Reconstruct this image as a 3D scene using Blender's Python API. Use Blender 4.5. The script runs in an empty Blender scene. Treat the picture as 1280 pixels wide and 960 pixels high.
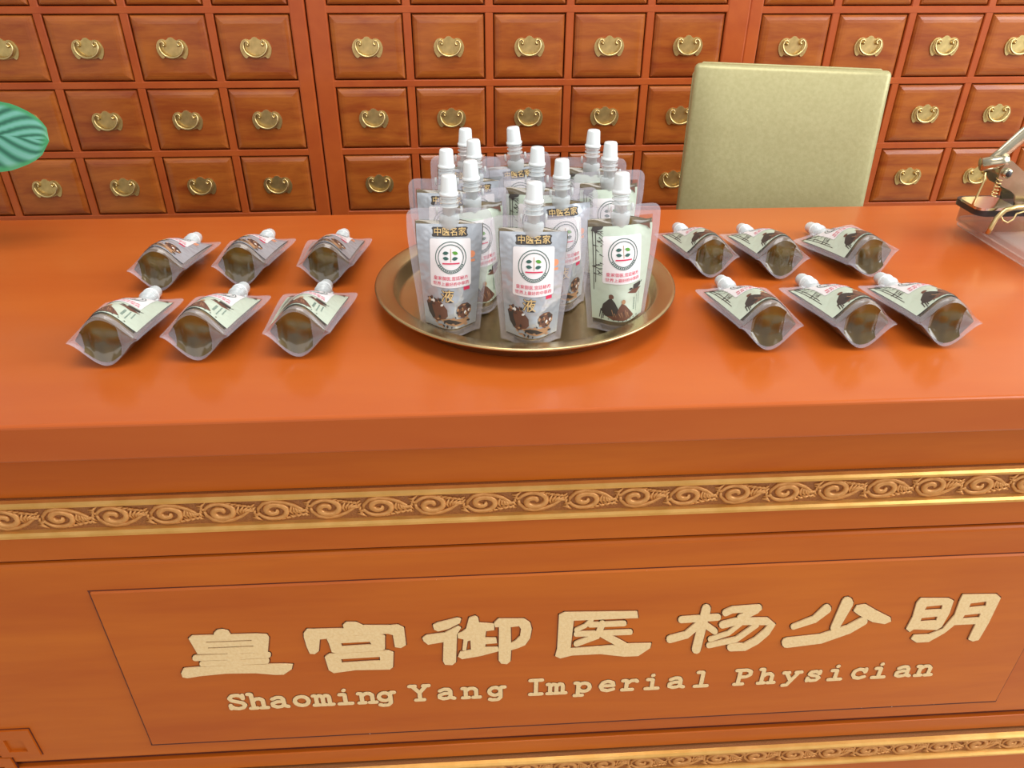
import bpy, bmesh, math, random
from mathutils import Vector, Matrix
from mathutils.geometry import tessellate_polygon
random.seed(7)
PI = math.pi
S = bpy.context.scene
COL = S.collection
T = 0.78                                   # height of the counter top above the floor

# ---------------------------------------------------------------- camera
cd = bpy.data.cameras.new('camera'); cam = bpy.data.objects.new('camera', cd); COL.objects.link(cam)
cd.sensor_fit = 'HORIZONTAL'; cd.sensor_width = 36.0; cd.lens = 946.9/1280*36; cd.clip_start = 0.02
_F = Vector((0.05196122, 0.84770328, -0.52791967)); _R = Vector((0.99825281, -0.05898097, 0.00354614)); _U = _R.cross(_F)
cam.matrix_world = Matrix(((_R.x,_U.x,-_F.x,0),(_R.y,_U.y,-_F.y,0),(_R.z,_U.z,-_F.z,T+0.376),(0,0,0,1)))
S.camera = cam
# ---------------------------------------------------------------- light
w = bpy.data.worlds.new('room_light'); S.world = w; w.use_nodes = True
w.node_tree.nodes['Background'].inputs[0].default_value = (0.93, 0.96, 1.0, 1)
w.node_tree.nodes['Background'].inputs[1].default_value = 0.50
def area(name, loc, target, sx, sy, power, col=(1,1,1)):
    l = bpy.data.lights.new(name, 'AREA'); l.shape = 'RECTANGLE'; l.size = sx; l.size_y = sy; l.energy = power; l.color = col
    o = bpy.data.objects.new(name, l); COL.objects.link(o); o.location = loc
    o.rotation_euler = (Vector(target)-Vector(loc)).to_track_quat('-Z','Y').to_euler(); return o
area('daylight_window', (2.3, 0.15, T+1.1), (0.2, 0.95, T), 1.8, 1.7, 46, (0.93,0.97,1.0))
area('daylight_shopfront', (-0.6, -2.4, T+1.2), (0.0, 1.0, T-0.1), 3.0, 1.8, 17, (1.0,0.97,0.93))
area('ceiling_panel_light', (0.2, 0.5, T+1.9), (0.2, 0.9, T), 1.2, 0.8, 20, (1.0,0.96,0.9))
S.view_settings.view_transform = 'Standard'; S.view_settings.look = 'None'
S.view_settings.exposure = 0.35; S.view_settings.gamma = 1.0; S.view_settings.use_curve_mapping = False
S.cycles.transparent_max_bounces = 28

# ---------------------------------------------------------------- materials
def mat(name, col, rough=.4, metal=0, coat=0, spec=.5, alpha=1):
    m = bpy.data.materials.new(name); m.use_nodes = True
    b = m.node_tree.nodes['Principled BSDF']
    b.inputs['Base Color'].default_value = (*col, 1); b.inputs['Roughness'].default_value = rough
    b.inputs['Metallic'].default_value = metal; b.inputs['Coat Weight'].default_value = coat
    b.inputs['Coat Roughness'].default_value = .12; b.inputs['Specular IOR Level'].default_value = spec
    b.inputs['Alpha'].default_value = alpha
    return m
def N(m, t, **k):
    n = m.node_tree.nodes.new(t)
    for a, v in k.items():
        if a in n.inputs: n.inputs[a].default_value = v
        else: setattr(n, a, v)
    return n
def L(m, a, b): m.node_tree.links.new(a, b)
def wood(name, dark, light, scale=(2, 14, 14), rough=.33, coat=.35, rnd=0.0, bump=.02, spec=.3):
    m = mat(name, light, rough, 0, coat, spec); b = m.node_tree.nodes['Principled BSDF']
    tc = N(m, 'ShaderNodeTexCoord'); mp = N(m, 'ShaderNodeMapping'); mp.inputs['Scale'].default_value = scale
    L(m, tc.outputs['Object'], mp.inputs['Vector'])
    oi = N(m, 'ShaderNodeObjectInfo'); add = N(m, 'ShaderNodeVectorMath', operation='ADD')
    sc = N(m, 'ShaderNodeVectorMath', operation='SCALE'); sc.inputs['Scale'].default_value = 20
    cx = N(m, 'ShaderNodeCombineXYZ'); L(m, oi.outputs['Random'], cx.inputs[0]); L(m, oi.outputs['Random'], cx.inputs[2])
    L(m, cx.outputs[0], sc.inputs[0]); L(m, mp.outputs[0], add.inputs[0]); L(m, sc.outputs[0], add.inputs[1])
    n1 = N(m, 'ShaderNodeTexNoise', Scale=1.4, Detail=4.0, Roughness=.6, Distortion=.5); L(m, add.outputs[0], n1.inputs['Vector'])
    n2 = N(m, 'ShaderNodeTexNoise', Scale=9.0, Detail=3.0); L(m, add.outputs[0], n2.inputs['Vector'])
    mx = N(m, 'ShaderNodeMath', operation='MULTIPLY_ADD'); mx.inputs[1].default_value = .22; L(m, n2.outputs[0], mx.inputs[0]); L(m, n1.outputs[0], mx.inputs[2])
    mr = N(m, 'ShaderNodeMath', operation='MULTIPLY_ADD'); mr.inputs[1].default_value = rnd; L(m, oi.outputs['Random'], mr.inputs[0]); L(m, mx.outputs[0], mr.inputs[2])
    cr = N(m, 'ShaderNodeValToRGB'); cr.color_ramp.elements[0].position = .38; cr.color_ramp.elements[0].color = (*dark, 1)
    cr.color_ramp.elements[1].position = .82; cr.color_ramp.elements[1].color = (*light, 1)
    L(m, mr.outputs[0], cr.inputs[0]); L(m, cr.outputs[0], b.inputs['Base Color'])
    bp = N(m, 'ShaderNodeBump', Strength=bump, Distance=.01); L(m, n1.outputs[0], bp.inputs['Height']); L(m, bp.outputs[0], b.inputs['Normal'])
    return m
M = {}
M['top'] = wood('lacquered_counter_wood', (.45,.082,.009), (.53,.122,.017), (.8,4,4), .30, .22)
M['front'] = wood('lacquered_front_wood', (.46,.088,.005), (.58,.140,.009), (1.2,8,10), .38, .10)
M['rail'] = wood('cabinet_frame_wood', (.38,.064,.013), (.48,.100,.018), (6,6,6), .36, .2)
M['drawer'] = wood('drawer_front_wood', (.25,.040,.008), (.44,.120,.018), (5,20,26), .33, .35, .10)
M['groove'] = mat('dark_groove', (.10,.016,.008), .6)
def speckle(name, c1, c2, scale, rough, metal, bump):
    m = mat(name, c1, rough, metal); b = m.node_tree.nodes['Principled BSDF']
    tc = N(m, 'ShaderNodeTexCoord'); n1 = N(m, 'ShaderNodeTexNoise', Scale=scale, Detail=4.0); L(m, tc.outputs['Object'], n1.inputs['Vector'])
    cr = N(m, 'ShaderNodeValToRGB'); cr.color_ramp.elements[0].position = .35; cr.color_ramp.elements[0].color = (*c1, 1)
    cr.color_ramp.elements[1].position = .7; cr.color_ramp.elements[1].color = (*c2, 1)
    L(m, n1.outputs[0], cr.inputs[0]); L(m, cr.outputs[0], b.inputs['Base Color'])
    bp = N(m, 'ShaderNodeBump', Strength=bump, Distance=.002); L(m, n1.outputs[0], bp.inputs['Height']); L(m, bp.outputs[0], b.inputs['Normal'])
    return m
M['gilt_ground'] = speckle('brown_gilt_ground', (.30,.105,.03), (.46,.18,.05), 900, .5, .3, .4)
M['gilt'] = speckle('gold_relief', (.62,.27,.07), (.78,.38,.12), 120, .38, .35, .1)
M['gilt_rail'] = speckle('gold_rail', (.72,.38,.09), (.85,.48,.14), 40, .3, .6, .02)
M['letter'] = speckle('pale_gold_letter', (.86,.60,.29), (.92,.68,.36), 300, .55, 0, .25)
M['letter_edge'] = mat('letter_outline', (.20,.05,.012), .6)
M['brass'] = speckle('pull_brass', (.62,.46,.20), (.80,.62,.30), 60, .30, 1, .05)
M['brass_plate'] = speckle('plate_brass', (.62,.46,.18), (.82,.62,.26), 90, .38, .9, .1)
M['tray'] = speckle('tray_brass', (.50,.36,.17), (.60,.44,.22), 18, .27, .95, .03)
M['chair'] = speckle('gold_green_leather', (.44,.40,.19), (.49,.45,.225), 160, .42, .25, .12)
M['chair_leg'] = mat('dark_chair_leg', (.06,.03,.02), .4)
M['wall'] = speckle('plaster_wall', (.72,.68,.62), (.76,.72,.66), 5, .8, 0, .05)
M['floor'] = speckle('beige_floor', (.45,.38,.30), (.52,.45,.36), 3, .35, 0, .02)
# pouch materials
def liquid():
    m = mat('brown_herbal_liquid', (.095,.058,.014), .16, 0, .7); b = m.node_tree.nodes['Principled BSDF']
    tc = N(m, 'ShaderNodeTexCoord'); n = N(m, 'ShaderNodeTexNoise', Scale=28.0, Detail=2.0); L(m, tc.outputs['Object'], n.inputs['Vector'])
    cr = N(m, 'ShaderNodeValToRGB'); cr.color_ramp.elements[0].position = .35; cr.color_ramp.elements[0].color = (.055,.036,.009,1)
    cr.color_ramp.elements[1].position = .7; cr.color_ramp.elements[1].color = (.165,.10,.018,1)
    L(m, n.outputs[0], cr.inputs[0]); L(m, cr.outputs[0], b.inputs['Base Color'])
    bp = N(m, 'ShaderNodeBump', Strength=.25, Distance=.004); L(m, n.outputs[0], bp.inputs['Height'])
    L(m, bp.outputs[0], b.inputs['Normal']); L(m, bp.outputs[0], b.inputs['Coat Normal'])
    return m
M['liquid'] = liquid()
def film(name, col, a, rough=.18, bumps=.35):
    m = mat(name, col, rough, 0, 0, .6, a); b = m.node_tree.nodes['Principled BSDF']
    tc = N(m, 'ShaderNodeTexCoord'); n = N(m, 'ShaderNodeTexNoise', Scale=55.0, Detail=2.0); L(m, tc.outputs['Object'], n.inputs['Vector'])
    bp = N(m, 'ShaderNodeBump', Strength=bumps, Distance=.004); L(m, n.outputs[0], bp.inputs['Height']); L(m, bp.outputs[0], b.inputs['Normal'])
    return m
M['film'] = film('clear_pouch_film', (.62,.63,.65), .09)
M['seal'] = film('milky_sealed_film', (.72,.69,.76), .25)
M['spout'] = mat('translucent_white_plastic', (.85,.90,.90), .2, 0, 0, .6, .5)
M['cap'] = mat('white_plastic_cap', (.80,.84,.84), .32)
M['panel_silver'] = film('silver_printed_film', (.46,.49,.53), 1, .24, .8)
M['panel_silver'].node_tree.nodes['Principled BSDF'].inputs['Metallic'].default_value = .25
M['panel_green'] = film('pale_green_printed_film', (.56,.64,.52), 1, .32, .4)
M['paper'] = mat('sticker_paper', (.84,.80,.80), .5)
M['ink_green'] = mat('dark_green_ink', (.03,.10,.08), .6)
M['ink_leaf'] = mat('leaf_green_ink', (.10,.32,.03), .6)
M['ink_red'] = mat('red_ink', (.66,.03,.09), .6)
M['ink_brown'] = mat('brown_ink', (.16,.07,.045), .5)
M['ink_tan'] = mat('tan_ink', (.45,.25,.13), .5)
M['ink_dark'] = mat('dark_ink', (.055,.045,.04), .5)
M['ink_gold'] = mat('gold_ink', (.75,.52,.22), .5)
M['ink_pink'] = mat('orange_ink', (.80,.30,.15), .5)
M['ink_white'] = mat('white_ink', (.85,.83,.78), .5)
M['acrylic'] = mat('clear_acrylic', (.75,.66,.60), .04, 0, .6, .9, .17)
M['device_brass'] = speckle('device_brass', (.44,.38,.26), (.58,.51,.36), 50, .26, 1, .03)
M['acrylic_edge'] = mat('acrylic_edge_highlight', (.62,.45,.38), .06, 0, .6, .9, .42)  # edge highlight of the acrylic, put into a denser colour
M['device_dark'] = mat('dark_rubber_pad', (.03,.025,.025), .35)
M['chrome'] = mat('polished_steel', (.75,.72,.68), .12, 1)
M['amber'] = mat('brown_tinted_cup', (.30,.12,.07), .15, 0, .5, .5, .42)
M['pot'] = mat('white_glazed_pot', (.80,.80,.78), .2, 0, .5)
M['soil'] = speckle('potting_soil', (.05,.03,.02), (.10,.06,.04), 200, .9, 0, .6)
M['stem'] = mat('green_stem', (.12,.28,.08), .5)
def leafmat():
    m = mat('striped_leaf', (.1,.4,.3), .28, 0, .3); b = m.node_tree.nodes['Principled BSDF']
    at = N(m, 'ShaderNodeAttribute', attribute_name='leafuv'); sp = N(m, 'ShaderNodeSeparateXYZ'); L(m, at.outputs['Vector'], sp.inputs[0])
    # u along the midrib 0..1, v = |distance from midrib| 0..1: side veins sweep forward
    v2 = N(m, 'ShaderNodeMath', operation='POWER'); v2.inputs[1].default_value = .75; L(m, sp.outputs[1], v2.inputs[0])
    a = N(m, 'ShaderNodeMath', operation='MULTIPLY_ADD'); a.inputs[1].default_value = -.38; L(m, v2.outputs[0], a.inputs[0]); L(m, sp.outputs[0], a.inputs[2])
    nz = N(m, 'ShaderNodeTexNoise', Scale=14.0); tc = N(m, 'ShaderNodeTexCoord'); L(m, tc.outputs['Object'], nz.inputs['Vector'])
    a2 = N(m, 'ShaderNodeMath', operation='MULTIPLY_ADD'); a2.inputs[1].default_value = .05; L(m, nz.outputs[0], a2.inputs[0]); L(m, a.outputs[0], a2.inputs[2])
    s = N(m, 'ShaderNodeMath', operation='MULTIPLY'); s.inputs[1].default_value = 44.0; L(m, a2.outputs[0], s.inputs[0])
    sn = N(m, 'ShaderNodeMath', operation='SINE'); L(m, s.outputs[0], sn.inputs[0])
    cr = N(m, 'ShaderNodeValToRGB'); e = cr.color_ramp.elements; e[0].position = 0; e[0].color = (.01,.09,.05,1); e[1].position = .38; e[1].color = (.05,.22,.13,1)
    x = cr.color_ramp.elements.new(.9); x.color = (.12,.33,.25,1)
    hf = N(m, 'ShaderNodeMath', operation='MULTIPLY_ADD'); hf.inputs[1].default_value = .5; hf.inputs[2].default_value = .5; L(m, sn.outputs[0], hf.inputs[0]); L(m, hf.outputs[0], cr.inputs[0])
    ed = N(m, 'ShaderNodeMapRange'); ed.inputs[1].default_value = .80; ed.inputs[2].default_value = .93; L(m, sp.outputs[2], ed.inputs[0])
    mx = N(m, 'ShaderNodeMix', data_type='RGBA'); mx.inputs[7].default_value = (.03,.22,.07,1)
    L(m, ed.outputs[0], mx.inputs[0]); L(m, cr.outputs[0], mx.inputs[6]); L(m, mx.outputs[2], b.inputs['Base Color'])
    return m
M['leaf'] = leafmat()

# ---------------------------------------------------------------- helpers
def mesh_from(name, bm, mats, smooth=False):
    me = bpy.data.meshes.new(name)
    bmesh.ops.recalc_face_normals(bm, faces=bm.faces) if smooth != 'keep' else None
    if smooth:
        for f in bm.faces: f.smooth = True
    bm.to_mesh(me); bm.free()
    for m in (mats if isinstance(mats, (list, tuple)) else [mats]): me.materials.append(m)
    return me
def ob(name, me, parent=None, loc=(0,0,0), rot=(0,0,0)):
    o = bpy.data.objects.new(name, me); COL.objects.link(o)
    o.location = loc; o.rotation_euler = rot
    if parent: o.parent = parent
    return o
def obj(name, bm, mats, parent=None, smooth=False, loc=(0,0,0), rot=(0,0,0)):
    return ob(name, mesh_from(name, bm, mats, smooth), parent, loc, rot)
def tag(o, label=None, cat=None, group=None, kind=None):
    if label: o['label'] = label
    if cat: o['category'] = cat
    if group: o['group'] = group
    if kind: o['kind'] = kind
    return o
def thing(name, label, cat, loc=(0,0,0), rot=(0,0,0), group=None):
    return tag(ob(name, None, None, loc, rot), label, cat, group)
def copy_tree(o, parent=None):
    c = o.copy(); COL.objects.link(c); c.parent = parent
    for ch in list(o.children): copy_tree(ch, c)
    return c
def box(bm, x0, x1, y0, y1, z0, z1, bev=0, seg=2, mi=0):
    v = [bm.verts.new((x, y, z)) for x in (x0, x1) for y in (y0, y1) for z in (z0, z1)]
    fs = [bm.faces.new([v[i] for i in q]) for q in ((0,1,3,2),(4,6,7,5),(0,4,5,1),(2,3,7,6),(0,2,6,4),(1,5,7,3))]
    for f in fs: f.material_index = mi
    if bev:
        es = {e for f in fs for e in f.edges}
        r = bmesh.ops.bevel(bm, geom=list(es), offset=bev, segments=seg, affect='EDGES', profile=.5)
        for f in r['faces']: f.material_index = mi
    return bm
def BX(*a, **k): return box(bmesh.new(), *a, **k)
def tube(bm, pts, rad, seg=8, flat=1.0, mi=0, up=Vector((0,1,0))):
    """sweep of ellipses; 'flat' scales the section along 'up'"""
    pts = [Vector(p) for p in pts]; n = len(pts)
    if not isinstance(rad, (list, tuple)): rad = [rad]*n
    rings = []
    for i, p in enumerate(pts):
        t = (pts[min(i+1, n-1)]-pts[max(i-1, 0)]).normalized()
        a = t.cross(up)
        if a.length < 1e-3: a = t.cross(Vector((1,0,0)))
        a.normalize(); b = a.cross(t).normalized()
        rings.append([bm.verts.new(p+a*math.cos(k*2*PI/seg)*rad[i]+b*math.sin(k*2*PI/seg)*rad[i]*flat) for k in range(seg)])
    for i in range(n-1):
        for k in range(seg):
            f = bm.faces.new((rings[i][k], rings[i][(k+1)%seg], rings[i+1][(k+1)%seg], rings[i+1][k])); f.material_index = mi
    for r in (rings[0][::-1], rings[-1]):
        f = bm.faces.new(r); f.material_index = mi
    return bm
def lathe(bm, prof, seg=32, c=(0,0,0), mi=0, axis='z'):
    rings = []
    for r, z in prof:
        if r < 1e-6: rings.append([bm.verts.new(_ax((0,0,z), axis, c))])
        else: rings.append([bm.verts.new(_ax((r*math.cos(2*PI*k/seg), r*math.sin(2*PI*k/seg), z), axis, c)) for k in range(seg)])
    for a, b in zip(rings, rings[1:]):
        for k in range(seg):
            q = [a[k % len(a)], a[(k+1) % len(a)], b[(k+1) % len(b)], b[k % len(b)]]
            u = []
            for v in q:
                if v not in u: u.append(v)
            if len(u) > 2: f = bm.faces.new(u); f.material_index = mi
    return bm
def _ax(p, axis, c):
    x, y, z = p
    if axis == 'y': x, y, z = x, z, -y
    if axis == 'x': x, y, z = z, y, -x
    return (x+c[0], y+c[1], z+c[2])
def prism(bm, outer, holes, y0, y1, mi=0):
    """polygon in x,z extruded from y0 (front) back to y1, with real holes"""
    loops = [outer]+list(holes)
    flat = [Vector((x, z, 0)) for lp in loops for x, z in lp]
    tris = tessellate_polygon([[Vector((x, z, 0)) for x, z in lp] for lp in loops])
    f_ = [bm.verts.new((p.x, y0, p.y)) for p in flat]; b_ = [bm.verts.new((p.x, y1, p.y)) for p in flat]
    for t in tris:
        try:
            fa = bm.faces.new([f_[i] for i in t]); fa.material_index = mi
        except ValueError: pass
    k = 0
    for lp in loops:
        n = len(lp)
        for i in range(n):
            a, b = k+i, k+(i+1) % n
            try:
                fa = bm.faces.new((f_[a], f_[b], b_[b], b_[a])); fa.material_index = mi
            except ValueError: pass
        k += n
def capsule(bm, p, q, w0, w1, y0, y1, mi=0, n=6):
    dx, dz = q[0]-p[0], q[1]-p[1]; a = math.atan2(dz, dx)
    pts = [(p[0]+w0/2*math.cos(a+PI/2+PI*i/n), p[1]+w0/2*math.sin(a+PI/2+PI*i/n)) for i in range(n+1)]
    pts += [(q[0]+w1/2*math.cos(a-PI/2+PI*i/n), q[1]+w1/2*math.sin(a-PI/2+PI*i/n)) for i in range(n+1)]
    prism(bm, pts, [], y0, y1, mi)

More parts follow.
